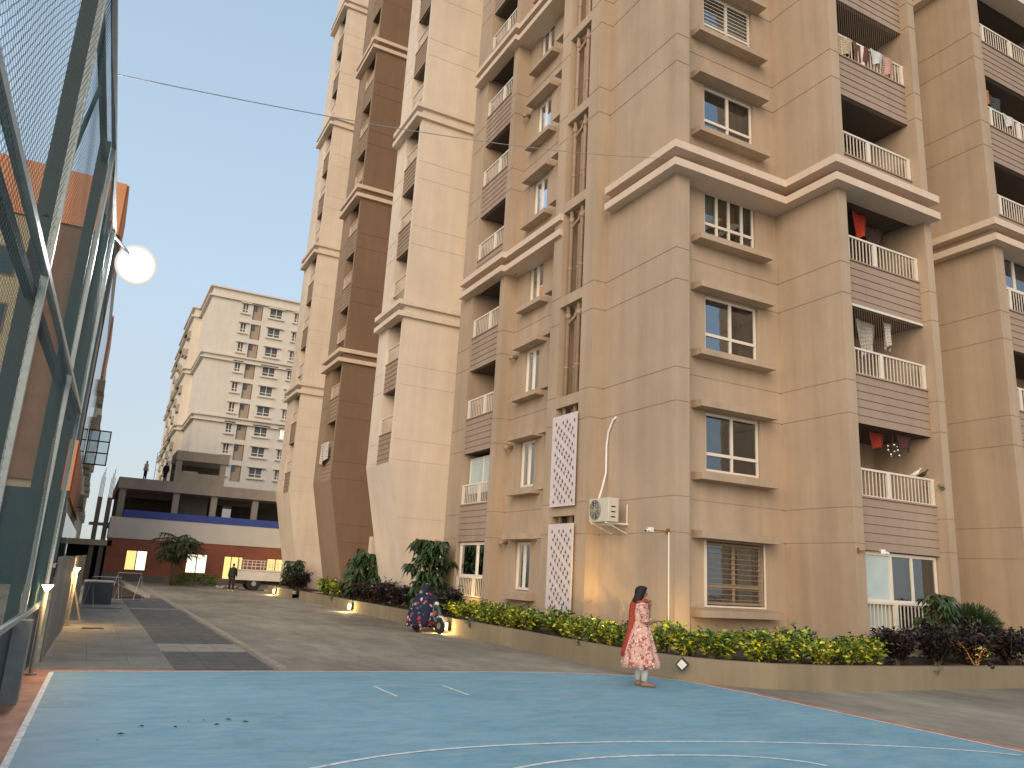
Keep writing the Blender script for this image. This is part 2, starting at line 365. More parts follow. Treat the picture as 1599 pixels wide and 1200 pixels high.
# third pier and the recess towards the far block
wall(mb, F('x', 18.4), 12.05, 12.3, 0, ZT, grooves=GR)
wall(mb, F('y', 12.05), 18.4, 18.68, 0, ZT, grooves=GR)
mb.quad((18.68,12.05,0), (18.68,13.85,0), (18.68,13.85,ZT), (18.68,12.05,ZT))
wall(mb, F('y', 13.85), 18.68, 21.15, 0, ZT, grooves=GR)
wall(mb, F('x', 21.15), 11.85, 13.85, 0, ZT, grooves=GR)
wall(mb, F('y', 11.85), 21.15, 21.58, 0, ZT, grooves=GR)
wall(mb, F('y', 11.85), 25.6, 26.4, 0, ZT, grooves=GR)
mb.quad((26.4,11.85,0), (26.4,24,0), (26.4,24,ZT), (26.4,11.85,ZT))
mb.quad((10.85,16.55,ZT), (26.4,11.85,ZT), (26.4,24,ZT), (11,24,ZT))
part('wall', mb, M['taupe'])
# ---- small-window wall, pipe shaft frame, balcony bay
mb = MB()
SW = [(20.28,21.22,a,b) for a, b in [(1.26,2.68)]+[wz(k) for k in range(0, 12)]]
wall(mb, FW, 18.75, 22.0, 0, ZT, holes=SW, grooves=GR)
wall(mb, F('x', 10.85), 16.55, 17.1, 0, ZT, grooves=GR); wall(mb, F('x', 10.85), 18.25, 18.75, 0, ZT, grooves=GR)
mb.quad((10.85,17.1,0), (11.9,17.1,0), (11.9,17.1,ZT), (10.85,17.1,ZT)); mb.quad((10.85,18.25,0), (11.9,18.25,0), (11.9,18.25,ZT), (10.85,18.25,ZT))
mb.quad((11.6,17.1,0), (11.6,18.25,0), (11.6,18.25,ZT), (11.6,17.1,ZT)); mb.quad((10.85,18.75,0), (11.38,18.75,0), (11.38,18.75,ZT), (10.85,18.75,ZT))
wall(mb, F('y', 22.0), 10.9, 11.38, 0, ZT, grooves=GR); wall(mb, F('x', 10.9), 22.0, 22.35, 0, ZT, grooves=GR)
wall(mb, F('x', 10.9), 24.5, 25.6, 0, ZT, grooves=GR)
mb.quad((10.9,25.6,0), (12.3,25.6,0), (12.3,25.6,ZT), (10.9,25.6,ZT)); mb.quad((12.3,25.6,0), (12.3,28.4,0), (12.3,28.4,ZT), (12.3,25.6,ZT))
part('wall', mb, M['taupe'])
me = MB(); F('x', 10.85).box(me, 17.1, 18.25, .0, .22, 0, .30); me = me.mesh('shaft_beam', M['taupe'])
for k in range(0, 12): sub('shaft_beam', me, bld, (-11, -20, L(k)+.48))
# ---- balcony niches
def niche(name, fr, u0, u1, depth, soffit_painted_shade, wallm, z0=0, z1=ZT, lo=-1, hi=12, doorside=0, front=0.0):
    mb = MB()
    for u in (u0, u1): fr.quad(mb, (u,front,z0), (u,depth,z0), (u,depth,z1), (u,front,z1))
    fr.quad(mb, (u0,depth,z0), (u1,depth,z0), (u1,depth,z1), (u0,depth,z1))
    part('balcony_wall', mb, wallm)
    mb = MB(); fr.box(mb, u0, u1, .02, depth, -.1, .14); me = mb.mesh('balcony_slab', soffit_painted_shade)
    for k in range(lo, hi): sub('balcony_slab', me, bld, (-11, -20, L(k)))
    mb = MB(); dw = (u1-u0)*.72; a = u0+.15 if doorside == 0 else u1-.15-dw
    fr.box(mb, a, a+dw, depth-.03, depth-.002, .14, 2.25); me = mb.mesh('balcony_door', M['dark'])  # door widened and near-black to paint in the balcony's shade
    for k in range(lo, hi): sub('balcony_door', me, bld, (-11, -20, L(k)))
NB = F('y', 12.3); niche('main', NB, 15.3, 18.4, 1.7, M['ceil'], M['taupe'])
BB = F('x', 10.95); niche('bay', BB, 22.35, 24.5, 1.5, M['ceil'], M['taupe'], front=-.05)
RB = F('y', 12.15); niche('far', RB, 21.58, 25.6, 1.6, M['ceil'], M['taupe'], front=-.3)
# ---- parapets of separate boards
def parapet(fr, u0, u1, ks, m, boards=6, joined=False):
    bk = MB(); fr.box(bk, u0, u1, .045, .14, -.1, 1.1); fr.box(bk, u0, u1, -.02, .14, 1.1, 1.14)
    bk = bk.mesh('balcony_parapet', m); h = 1.2/boards
    s = MB(); fr.add = None
    def board(mb_, z):
        q = [(u0+.01,.045,z+.003), (u1-.01,.045,z+.003), (u1-.01,0,z+.003), (u0+.01,0,z+.003), (u0+.01,.045,z+h-.001), (u1-.01,.045,z+h-.001), (u1-.01,.016,z+h-.006), (u0+.01,.016,z+h-.006)]
        mb_.add([fr.pt(*p) for p in q], [(0,1,2,3),(4,5,6,7),(3,2,6,7),(0,3,7,4),(1,2,6,5),(7,6,5,4)])
    if joined:
        for i in range(boards): board(s, -.1+i*h)
    else: board(s, 0)
    s = s.mesh('board', m)
    for k in ks:
        o = sub('balcony_parapet', bk, bld, (-11, -20, L(k)))
        if joined: sub('board', s, o)
        else:
            for i in range(boards): sub('board', s, o, (0, 0, -.1+i*h))
parapet(NB, 15.3, 18.4, range(0, 7), M['slat'])
parapet(BB, 22.35, 24.5, range(0, 8), M['slat'])
parapet(RB, 21.58, 25.6, range(0, 6), M['slat'])
# ---- railings
def railing(fr, u0, u1, posts, ks, d=.05, sp=.125, joined=False, z0=1.14, hgt=.66, kz=None, m=None):
    m = m or M['white']
    hr = MB(); fr.box(hr, u0, u1, d-.03, d+.03, z0+hgt-.05, z0+hgt); fr.box(hr, u0, u1, d-.015, d+.015, z0+.0, z0+.03)
    hr = hr.mesh('railing', m)
    po = []
    for p in posts:
        a = MB(); fr.box(a, p-.055, p+.055, d-.035, d+.02, z0, z0+hgt-.045); po.append(a.mesh('post', m))
    n = int((u1-u0)/sp); us = [u0+(i+.5)*(u1-u0)/n for i in range(n)]; us = [u for u in us if all(abs(u-p) > .075 for p in posts)]
    bm_ = MB()
    if joined:
        for u in us: fr.box(bm_, u-.01, u+.01, d-.01, d+.01, z0+.02, z0+hgt-.05)
    else: fr.box(bm_, -.01, .01, d-.01, d+.01, z0+.02, z0+hgt-.05)
    bm_ = bm_.mesh('baluster', m)
    zs = kz if kz is not None else [L(k) for k in ks]
    for z in zs:
        o = sub('balcony_railing', hr, bld, (-11, -20, z))
        for q in po: sub('post', q, o)
        if joined:
            b = sub('balusters', bm_, o); b['kind'] = 'stuff'
        else:
            for u in us: sub('baluster', bm_, o, (u, 0, 0) if fr.a == 'y' else (0, u, 0))
railing(NB, 15.3, 18.4, (16.68, 18.33), range(0, 6), kz=None)
railing(BB, 22.35, 24.5, (23.15, 24.42), range(0, 7))
railing(RB, 21.58, 25.6, (22.3, 23.75, 25.5), range(1, 6), joined=True)
railing(NB, 15.62, 18.36, (16.68, 18.3), [0], z0=0, hgt=.62, kz=[.92])
railing(BB, 22.35, 24.5, (23.15, 24.42), [0], z0=0, hgt=.62, kz=[.95])
for fr_, a_, b_, h_ in ((NB, 15.3, 18.4, .9), (BB, 22.35, 24.5, .93), (RB, 21.58, 25.6, .9)):
    mb = MB(); fr_.box(mb, a_, b_, 0, .14, 0, h_); part('plinth_wall', mb, M['taupe'])
# ---- windows
def window(fr, u0, u1, z0, z1, d=.07, mull=(.5,), trans=.30, frame=None, panes=None, curtain=None, cz=(0, 1), fw=.05, grille=False, label=None, room=True):
    fw = fw*1.2
    f = frame or M['white']; mb = MB(); W, Hh = u1-u0, z1-z0; zt = z0+Hh*trans
    fr.box(mb, u0, u0+fw, d, d+.06, z0, z1); fr.box(mb, u1-fw, u1, d, d+.06, z0, z1)
    fr.box(mb, u0+fw, u1-fw, d, d+.06, z0, z0+fw); fr.box(mb, u0+fw, u1-fw, d, d+.06, z1-fw, z1)
    if trans: fr.box(mb, u0+fw, u1-fw, d-.012, d+.055, zt-fw*.6, zt+fw*.6)
    ms = [u0+W*q for q in mull]
    for q in ms:
        if trans:
            fr.box(mb, q-fw*.5, q+fw*.5, d-.006, d+.055, z0+fw, zt-fw*.6); fr.box(mb, q-fw*.6, q+fw*.6, d-.006, d+.055, zt+fw*.6, z1-fw)
        else: fr.box(mb, q-fw*.5, q+fw*.5, d-.006, d+.055, z0+fw, z1-fw)
    o = part('window', mb, f)
    if label: o['label'] = label
    us = [u0+fw]+ms+[u1-fw]; n = 0
    for (a, b) in ([(z0+fw, zt-fw*.5), (zt+fw*.5, z1-fw)] if trans else [(z0+fw, z1-fw)]):
        for i in range(len(us)-1):
            p = MB(); fr.quad(p, (us[i],d+.03,a), (us[i+1],d+.03,a), (us[i+1],d+.03,b), (us[i],d+.03,b))
            pm = (panes or [M['glass']])[n % len(panes or [1])]; n += 1
            obj('pane', p, pm, o)
    for c in (curtain or []):
        a, b, cm = c[0], c[1], c[2]; cz0, cz1 = (c[3], c[4]) if len(c) > 3 else (0, 1)
        p = MB(); ca, cb = u0+W*a, u0+W*b; nf = max(4, int((cb-ca)/.05)); prev = None
        for i in range(nf+1):
            u = ca+(cb-ca)*i/nf; dd = d+.16+.025*math.sin(i*1.9)+.01*math.sin(i*.7)
            cur = (fr.pt(u, dd, z0+Hh*cz0), fr.pt(u, dd, z0+Hh*cz1))
            if prev: p.quad(prev[0], cur[0], cur[1], prev[1])
            prev = cur
        obj('curtain', p, cm, o)
    if grille:
        p = MB(); n = 12
        for i in range(1, n): fr.box(p, u0+.03, u1-.03, d-.05, d-.038, z0+Hh*i/n-.006, z0+Hh*i/n+.006)
        obj('grille', p, M['blind'] if grille == 1 else f, o)
    if room:
        p = MB(); D = 1.6
        a, b = u0-.3, u1+.3
        fr.quad(p, (a,D,z0-.6), (b,D,z0-.6), (b,D,z1+.2), (a,D,z1+.2)); fr.quad(p, (a,.17,z0-.6), (a,D,z0-.6), (a,D,z1+.2), (a,.17,z1+.2)); fr.quad(p, (b,.17,z0-.6), (b,D,z0-.6), (b,D,z1+.2), (b,.17,z1+.2))
        fr.quad(p, (a,.17,z1+.2), (b,.17,z1+.2), (b,D,z1+.2), (a,D,z1+.2)); fr.quad(p, (a,.17,z0-.6), (b,.17,z0-.6), (b,D,z0-.6), (a,D,z0-.6))
        obj('room', p, M['room'], o)
    return o
G, GB, FR = M['glass'], M['glassb'], M['frost']; cb, cw, co = M['curt_brown'], M['curt_white'], M['curt_orange']
specs = {0: dict(panes=[G,G,G,G], curtain=[(.0,.42,M['room'])], label='white window with dark interior behind its four panes'),
         1: dict(panes=[GB,G,GB,G], curtain=[(.72,1,cb), (.0,.1,cb)]),
         2: dict(panes=[G,G,G,G], curtain=[(0,.3,cw,.3,1), (.3,.72,co,.3,1), (.72,1,cb)], mull=(.26,.5,.76)),
         3: dict(panes=[GB,G,GB,G], curtain=[(.6,1,cb)]),
         4: dict(panes=[GB,GB,GB,G], curtain=[(.5,1,cw)], grille=2),
         5: dict(panes=[G,G,GB,G], curtain=[(0,.5,cw)])}
for k in range(0, 6):
    a, b = wz(k); window(FY, 12.49, 14.22, a, b, **specs[k])
window(FY, 12.49, 14.22, 1.28, 2.66, frame=M['blind'], panes=[G], curtain=[(0,.62,cb), (.66,.92,cw), (.92,1,cb)], grille=1, label='ground floor window behind a brown slatted grille')
obj_tr = MB(); FY.box(obj_tr, 12.40, 12.47, -.02, .02, 1.22, 2.7); FY.box(obj_tr, 14.24, 14.29, -.02, .02, 1.22, 2.7); FY.box(obj_tr, 12.47, 14.24, -.02, .02, 1.22, 1.26)
part('window_trim', obj_tr, M['white'])
for k in range(-1, 7):
    a, b = (1.28, 2.66) if k < 0 else wz(k)
    cs = {-1: [(0,1,cw)], 0: [(0,1,cw)], 1: [(0,1,FR)], 2: [(0,1,FR)], 3: [(.3,1,FR)], 4: [(0,1,FR,0,.7)], 5: [(0,1,FR,0,.6)], 6: [(0,1,FR)]}[k]
    window(FW, 20.3, 21.2, a, b, trans=0, fw=.06, panes=[G, G], curtain=cs)
def ledges(fr, u0, u1, ks, proj=.45):
    a = MB()
    q = [(u0,0,-.02), (u1,0,-.02), (u1,-proj,-.02), (u0,-proj,-.02), (u0,0,.17), (u1,0,.17), (u1,-proj,.13), (u0,-proj,.13)]
    a.add([fr.pt(*p) for p in q], [(0,1,2,3),(4,5,6,7),(0,1,5,4),(1,2,6,5),(2,3,7,6),(3,0,4,7)])
    a = a.mesh('window_ledge', M['taupe'])
    for z in ks: sub('window_ledge', a, bld, (-11, -20, z))
ledges(FY, 12.03, 14.46, [2.74]+[wz(k)[1]+.05 for k in range(6) if k != 2], .38)
ledges(FY, 12.03, 14.46, [1.03]+[wz(k)[0]-.24 for k in range(6)], .37)
ledges(FW, 19.85, 21.45, [2.74]+[wz(k)[1]+.05 for k in range(8) if k not in (2, 5)], .36)
ledges(FW, 19.85, 21.45, [1.03]+[wz(k)[0]-.24 for k in range(8)], .32)
ledges(FW, 18.8, 19.45, [2.74]+[wz(k)[1]+.02 for k in range(8) if k not in (2, 5)]+[wz(k)[0]-.2 for k in range(8)], .4)
# ground-floor enclosed balcony windows
window(NB, 15.62, 18.36, 1.52, 2.66, d=.10, trans=0, mull=(.385,.66), fw=.06, panes=[FR,G,G], curtain=[(.4,1,cb)], label='wide sliding window with one pale frosted sash')
window(NB, 15.62, 18.36, .93, 1.5, d=.16, trans=0, mull=(.385,), fw=.04, panes=[FR,G], curtain=[(.4,1,cb)], room=False)
window(BB, 22.4, 24.46, 1.56, 2.66, d=.08, trans=0, mull=(.35,), fw=.07, panes=[G,G], curtain=[(.35,1,M['room'])], label='tall white framed window above a low railing')
window(BB, 22.4, 24.46, 4.3, 5.5, d=.25, trans=0, mull=(.5,), fw=.02, panes=[FR,FR], room=False, label='pale green frosted screen closing the balcony')
window(RB, 21.6, 25.58, L(2)+1.8, L(2)+2.85, d=.08, trans=0, mull=(.28,.6), fw=.07, panes=[GB,G,G], curtain=[(.3,1,cb)])
# ---- cornices (pairs of bands)
near_poly = [(10.95,16.28), (10.95,13.3), (14.62,13.3), (14.62,11.7), (18.6,11.7), (18.6,12.36), (15.2,12.36), (15.2,14.08), (11.4,14.08), (11.4,16.28)]
bay_poly = [(10.6,25.15), (10.6,21.75), (10.74,21.75), (10.74,18.28), (11.45,18.28), (11.45,22.1), (11.0,22.1), (11.0,25.15)]
far_poly = [(20.86,13.8), (20.86,11.58), (26.5,11.58), (26.5,12.2), (21.3,12.2), (21.3,13.8)]
mb = None
for poly in (near_poly, bay_poly, far_poly):
    a = MB(); a.prism(poly, 0, .2); a = a.mesh('cornice', M['band'])
    for k in (3, 6, 9, 12):
        sub('cornice', a, bld, (-11, -20, L(k)-.21)); sub('cornice', a, bld, (-11, -20, L(k)+.27))
a = MB()
for k in (3, 6, 9):
    NB.box(a, 15.3, 18.4, -.02, .1, L(k)-.005, L(k)+.265); BB.box(a, 22.35, 24.5, -.03, .1, L(k)-.005, L(k)+.265); RB.box(a, 21.58, 25.6, -.02, .1, L(k)-.005, L(k)+.265)
part('cornice_backing', a, M['taupe'])
# ---- folded fins with their balcony stacks
def fin(Y0, Y1, wallm, sidem, slatm, bandm, join):
    XF, XB, zk = 9.65, 12.4, 5.66
    def xo(z): return XF if z >= zk else XF+(zk-z)*.222
    mb = MB(); gs = [g for g in GR]
    zs = sorted({0, zk, ZT, *[x for g in gs for x in (g-.014, g+.014)]})
    for a, b in zip(zs[:-1], zs[1:]):
        m_ = (a+b)/2; e = .013 if any(abs(m_-g) < .014 for g in gs) else 0
        mb.quad((xo(a+1e-6),Y0+e,a), (XB,Y0+e,a), (XB,Y0+e,b), (xo(b),Y0+e,b))
        if e:
            for z in (a, b): mb.quad((xo(z),Y0,z), (XB,Y0,z), (XB,Y0+e,z), (xo(z),Y0+e,z))
    part('fin_face', mb, wallm)
    mb = MB()
    mb.quad((xo(0),Y0,0), (XF,Y0,zk), (XF,Y1,zk), (xo(0),Y1,0))
    mb.quad((xo(0),Y1,0), (XF,Y1,zk), (XB,Y1,zk), (XB,Y1,0))
    mb.box(XF, XB, Y0+.03, Y0+.25, zk, ZT)
    wall(mb, F('x', XF), Y0+1.85, Y1, zk, ZT, grooves=gs)
    mb.quad((XF,Y1,zk), (XB,Y1,zk), (XB,Y1,ZT), (XF,Y1,ZT)); mb.quad((XF,Y0,ZT), (XB,Y0,ZT), (XB,Y1,ZT), (XF,Y1,ZT))
    part('fin_side', mb, sidem)
    fr = F('x', XF+.03); a, b = Y0+.25, Y0+1.85
    mb = MB(); mb.quad((XF,b,zk), (XF+1.5,b,zk), (XF+1.5,b,ZT), (XF,b,ZT)); mb.quad((XF+1.5,a,zk), (XF+1.5,b,zk), (XF+1.5,b,ZT), (XF+1.5,a,ZT))
    part('balcony_wall', mb, sidem)
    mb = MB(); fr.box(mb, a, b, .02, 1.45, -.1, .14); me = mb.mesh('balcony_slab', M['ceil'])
    for k in range(1, 13): sub('balcony_slab', me, bld, (-11, -20, L(k)))
    parapet(fr, a, b, [k for k in range(1, 13) if k not in (3, 6, 9, 12)], slatm, joined=join)
    railing(fr, a, b, (b-.06,), [], sp=.13, joined=True, kz=[L(k) for k in range(1, 12)], m=bandm)
    cp = MB(); cp.prism([(XF-.3,Y1-.1), (XF-.3,Y0-.14), (XB-.3,Y0-.14), (XB-.3,Y0+.05), (XF+.08,Y0+.05), (XF+.08,Y1-.1)], 0, .2); cp = cp.mesh('cornice', bandm)
    q = MB()
    for k in (3, 6, 9, 12):
        sub('cornice', cp, bld, (-11, -20, L(k)-.21)); sub('cornice', cp, bld, (-11, -20, L(k)+.27))
        fr.box(q, a, b, -.02, .1, L(k)-.005, L(k)+.265)
    part('cornice_backing', q, sidem)
fin(28.35, 31.4, M['cream'], M['cream'], M['creamslat'], M['cream'], False)
fin(36.9, 40.2, M['brown'], M['brownside'], M['creamslat'], M['band'], True)
fin(45.7, 49.3, M['cream'], M['cream'], M['creamslat'], M['cream'], True)
mb = MB()
for (a, b) in ((31.4,36.9), (40.2,45.7)): mb.quad((12.3,a,0), (12.3,b,0), (12.3,b,ZT), (12.3,a,ZT))
mb.quad((12.4,49.3,0), (12.4,60,0), (12.4,60,ZT), (12.4,49.3,ZT)); mb.quad((12.3,22,ZT), (24,22,ZT), (24,60,ZT), (12.3,60,ZT)); mb.quad((9.65,49.3,0), (9.65,49.3,.1), (24,49.3,.1), (24,49.3,0))
mb.quad((26.4,24,0), (24,60,0), (24,60,ZT), (26.4,24,ZT)); mb.quad((12.4,60,0), (24,60,0), (24,60,ZT), (12.4,60,ZT))
part('wall', mb, M['taupe'])
mb = MB(); mb.box(10.78, 11.6, 33.2, 33.6, 0, 3.0); part('buttress', mb, M['cream'])
# ---- shaft pipes
mb4 = []
for i, (y, x, r) in enumerate(((17.27,11.12,.05), (17.5,11.02,.065), (17.78,11.12,.055), (18.02,11.0,.065))):
    m_ = MB(); m_.tube([(x,y,.3), (x,y,ZT-.5)], r, 8)
    for k in range(0, 12): m_.tube([(x,y,L(k)+.1), (x,y,L(k)+.26)], r+.018, 8); m_.tube([(x,y,L(k)+1.6), (x,y,L(k)+1.66)], r+.012, 8)
    part('drain_pipe', m_, M['pipe'], smooth=True)
m_ = MB()
for k in range(1, 9): m_.tube([(11.35,17.2,L(k)+.42), (11.05,17.27,L(k)+.3), (11.0,17.9,L(k)+.02), (11.0,18.02,L(k)-.1)], .042, 8)
part('branch_pipe', m_, M['pipe'], smooth=True)
# ---- perforated screens: white sheet with real sprig-shaped cut-out inlays
M['screen'] = mat('white_screen', (.66, .60, .62), .5, noise=(1.5, .05))
M['cut'] = mat('screen_hole', (.05, .035, .03), .9)
def screen(z0, z1, lab):
    mb = MB(); X = 10.74; y0, y1 = 16.98, 18.2
    mb.box(X, X+.03, y0, y1, z0, z1); o = part('perforated_screen', mb, M['screen']); o['label'] = lab
    c = MB(); random.seed(5); rows = int((z1-z0-.2)/.105)
    def leaf(yc, zc, ang, ln, wd):
        pts = []
        for t_ in range(6):
            a = 2*math.pi*t_/6; py, pz = ln*math.cos(a)/2+ln*.5, wd*math.sin(a)/2
            pts.append((X-.003, yc+py*math.cos(ang)-pz*math.sin(ang), zc+py*math.sin(ang)+pz*math.cos(ang)))
        c.poly(pts)
    for i in range(rows):
        for j in range(4):
            yc = y0+.14+j*.28+(.14 if i % 2 else 0); zc = z0+.13+i*.105; sg = 1 if (i//2+j) % 2 else -1
            if yc > y1-.1: continue
            base = 0 if sg > 0 else math.pi
            for da in (0, .8, -.8): leaf(yc, zc, base+da, .075, .03)
            leaf(yc+.085*sg, zc-.03, base+1.9, .045, .014); leaf(yc+.04*sg, zc+.035, base+.5, .05, .012)
    obj('cutout', c, M['cut'], o, kind='stuff')
screen(.62, 3.05, 'lower white screen with dark sprig cut-outs'); screen(3.5, 5.95, 'upper white screen with dark sprig cut-outs')
# vent stubs
m_ = MB()
for k in (0, 1, 2, 3, 5): m_.tube([(11.38,21.75,L(k)-.12), (11.2,21.75,L(k)-.12), (11.12,21.75,L(k)-.2)], .07, 10)
part('vent_stub', m_, M['pipe'], smooth=True)
#__PART2__
# ================================================================== COURT FENCE
FA = R(1.5666)
fd_ = Vector((math.sin(FA), math.cos(FA), 0)); fn_ = Vector((fd_.y, -fd_.x, 0))
fence = empty('court_fence', tuple(fn_*-.844), -FA, label='tall blue-green chain link court fence on dark steel columns at the left edge', cat='fence')
M['wire'] = mat('blue_green_wire', (.012, .062, .082), .45, .1)
M['fsteel'] = mat('dark_green_steel', (.014, .03, .036), .6, .0, noise=(3, .25))
M['frail'] = mat('grey_painted_rail', (.36, .40, .39), .38, .3, noise=(6, .15))
M['navy'] = mat('navy_sheet', (.012, .03, .05), .5, noise=(2, .3))
M['cpost'] = mat('grey_concrete_post', (.30, .28, .24), .8, noise=(4, .2), bump=(30, .3, .01))
def chainlink(s0, s1, z0, z1, cell=.076, r=.0015):
    nz_ = int((z1-z0)/(cell/2)); ns = int((s1-s0)/cell*2)
    k = np.arange(nz_+1); z = z0+(z1-z0)*k/nz_
    V, Fc = [], []; b = 0
    ang = np.array([0, 2*np.pi/3, 4*np.pi/3])
    for i in range(ns):
        y = s0+i*cell/2+np.where((k+i) % 2 == 0, 0, cell/2)*1.06
        x = np.where((k+i) % 2 == 0, -.003, .003)
        bag = .02*np.sin(z*1.1+i*.05)
        c = np.stack([x+bag, y+.004*np.sin(z*7+i), z], 1)
        for a in ang: V.append(c+np.array([math.cos(a)*r, math.sin(a)*r*1.4, 0]))
        n = nz_+1
        for q in range(3):
            a0, a1 = b+q*n, b+((q+1) % 3)*n; j = np.arange(nz_)
            Fc.append(np.stack([a0+j, a0+j+1, a1+j+1, a1+j], 1))
        b += 3*n
    me = bpy.data.meshes.new('chain_link'); V = np.concatenate(V); Fc = np.concatenate(Fc)
    me.vertices.add(len(V)); me.vertices.foreach_set('co', V.astype('f').ravel())
    me.loops.add(Fc.size); me.loops.foreach_set('vertex_index', Fc.astype('i').ravel())
    me.polygons.add(len(Fc)); me.polygons.foreach_set('loop_start', np.arange(0, Fc.size, 4, dtype='i')); me.polygons.foreach_set('loop_total', np.full(len(Fc), 4, dtype='i'))
    me.update(); me.validate(); me.materials.append(M['wire']); return me
link('chain_link', chainlink(1.0, 14.0, .9, 6.95), fence, kind='stuff')
def fpart(name, boxes=None, mtl=None, tube=None, **k):
    m_ = MB()
    for b_ in boxes or []: m_.box(*b_)
    for p, r_ in tube or []: m_.tube(p, r_, 8)
    return obj(name, m_, mtl, fence, **k)
for zz, nm in ((3.82, 'rail'), (6.97, 'rail'), (.9, 'rail')): fpart(nm, [(-.03, .03, .9, 14.03, zz-.03, zz+.03)], M['frail'])
for zz in (3.72, 6.9): fpart('beam', [(-.15, -.08, .9, 14.03, zz-.05, zz+.05)], M['fsteel'])
for s_ in (3.1, 7.0, 10.95, 14.0): fpart('post', [(-.028, .028, s_-.028, s_+.028, 0, 7.0)], M['frail'])
for s_ in (3.35, 7.3, 11.2, 14.12): fpart('column', [(-.20, -.07, s_, s_+.10, 0, 7.15)], M['fsteel'])
for a_, b_ in (((7.3, 4.4), (9.3, 6.9)), ((11.2, 4.4), (13.2, 6.9))):
    fpart('brace', None, M['fsteel'], [([(-.12, a_[0], a_[1]), (-.12, b_[0], b_[1])], .025)])
for i in range(14): fpart('lower_sheet', [(-.05, -.03, 1.0+i*.93, 1.92+i*.93, 0, .86)], M['navy'])
for s_ in (3.3, 7.1, 10.6): fpart('concrete_post', [(-.03, .14, s_-.12, s_+.14, 0, .88)], M['cpost'])
# ---- floodlight on the fence end
fl = empty('floodlight', (-.03, 14.95, 6.74), 0, label='glaring white floodlight on a short arm at the far top of the court fence', cat='floodlight')
m_ = MB(); m_.tube([(-.42, -.62, .22), (-.25, -.2, .2), (0, .12, .08)], .025, 8); obj('arm', m_, M['fsteel'], fl)
aim = Vector((-.30, -1, -.40)).normalized(); q_ = aim.to_track_quat('Z', 'Y').to_matrix()
def orient(mb_): mb_.v = [tuple(q_ @ Vector(p)) for p in mb_.v]; return mb_
m_ = MB(); m_.tube([(0,0,-.16), (0,0,-.12), (0,0,.0), (0,0,.04)], [.12, .22, .33, .35], 32); obj('housing', orient(m_), M['black'], fl, smooth=False)
m_ = MB(); m_.tube([(0,0,.041), (0,0,.06), (0,0,.072)], [.37, .34, .2], 32); obj('lens', orient(m_), M['flood'], fl, smooth=True)  # lens enlarged to carry the painted glare
ld = bpy.data.lights.new('floodlight_beam', 'SPOT'); ld.energy = 450; ld.color = (1, .97, .92); ld.spot_size = R(150); ld.spot_blend = .8; ld.shadow_soft_size = .3
lo = bpy.data.objects.new('floodlight_beam', ld); C.objects.link(lo); lo.parent = fl; lo.location = tuple(aim*.14); lo.rotation_euler = (-aim).to_track_quat('Z', 'Y').to_euler()
# ---- overhead cable
m_ = MB(); A, B_ = Vector((-.57, 9.2, 7.0)), Vector((10.95, 13.6, 11.75))
m_.tube([A.lerp(B_, t_)-Vector((0, 0, .22*4*t_*(1-t_))) for t_ in [i/16 for i in range(17)]], .0065, 6)
obj('overhead_cable', m_, M['steel'], label='thin black cable slung across the sky from the fence top to the building', cat='cable')
# ---- corrugated sheet wall
M['sheet'] = mat('grey_corrugated_sheet', (.27, .26, .235), .6, .1, noise=(.9, .22, .25))
sw = empty('corrugated_fence', (-.36, 14.15, 0), 0, label='low grey corrugated sheet fence running away from the end of the court fence', cat='fence')
def corr(y0, y1):
    m_ = MB(); n = int((y1-y0)/.05); prev = None
    for i in range(n+1):
        y = y0+(y1-y0)*i/n; ph = i % 6; x = .018 if ph in (1, 2) else (-.018 if ph in (4, 5) else 0)
        x += (y)*.0215
        cur = ((x, y, .02), (x, y, 1.56))
        if prev: m_.quad(prev[0], cur[0], cur[1], prev[1]); m_.quad((prev[0][0]-.01, *prev[0][1:]), (cur[0][0]-.01, *cur[0][1:]), (cur[1][0]-.01, *cur[1][1:]), (prev[1][0]-.01, *prev[1][1:]))
        prev = cur
    return m_
for i in range(16): obj('sheet_panel', corr(i*1.0, i*1.0+.985), M['sheet'], sw, loc=(random.uniform(-.008, .008), 0, random.uniform(-.015, .015)))
m_ = MB(); m_.box(-.07, -.03, 0, 16, 1.4, 1.46); m2 = m_; o_ = obj('rail', m_, M['cpost'], sw); o_.rotation_euler = (0, 0, -.0215)
for i in (8,): m_ = MB(); m_.prism([(.02+i*.0215, i), (.35+i*.0215, i), (.35+i*.0215, i+.04), (.02+i*.0215, i+.04)], 0, .06); m_.tube([(.3+i*.0215, i+.02, .03), (.03+i*.0215, i+.02, .9)], .025, 6); obj('prop', m_, M['cpost'], sw)
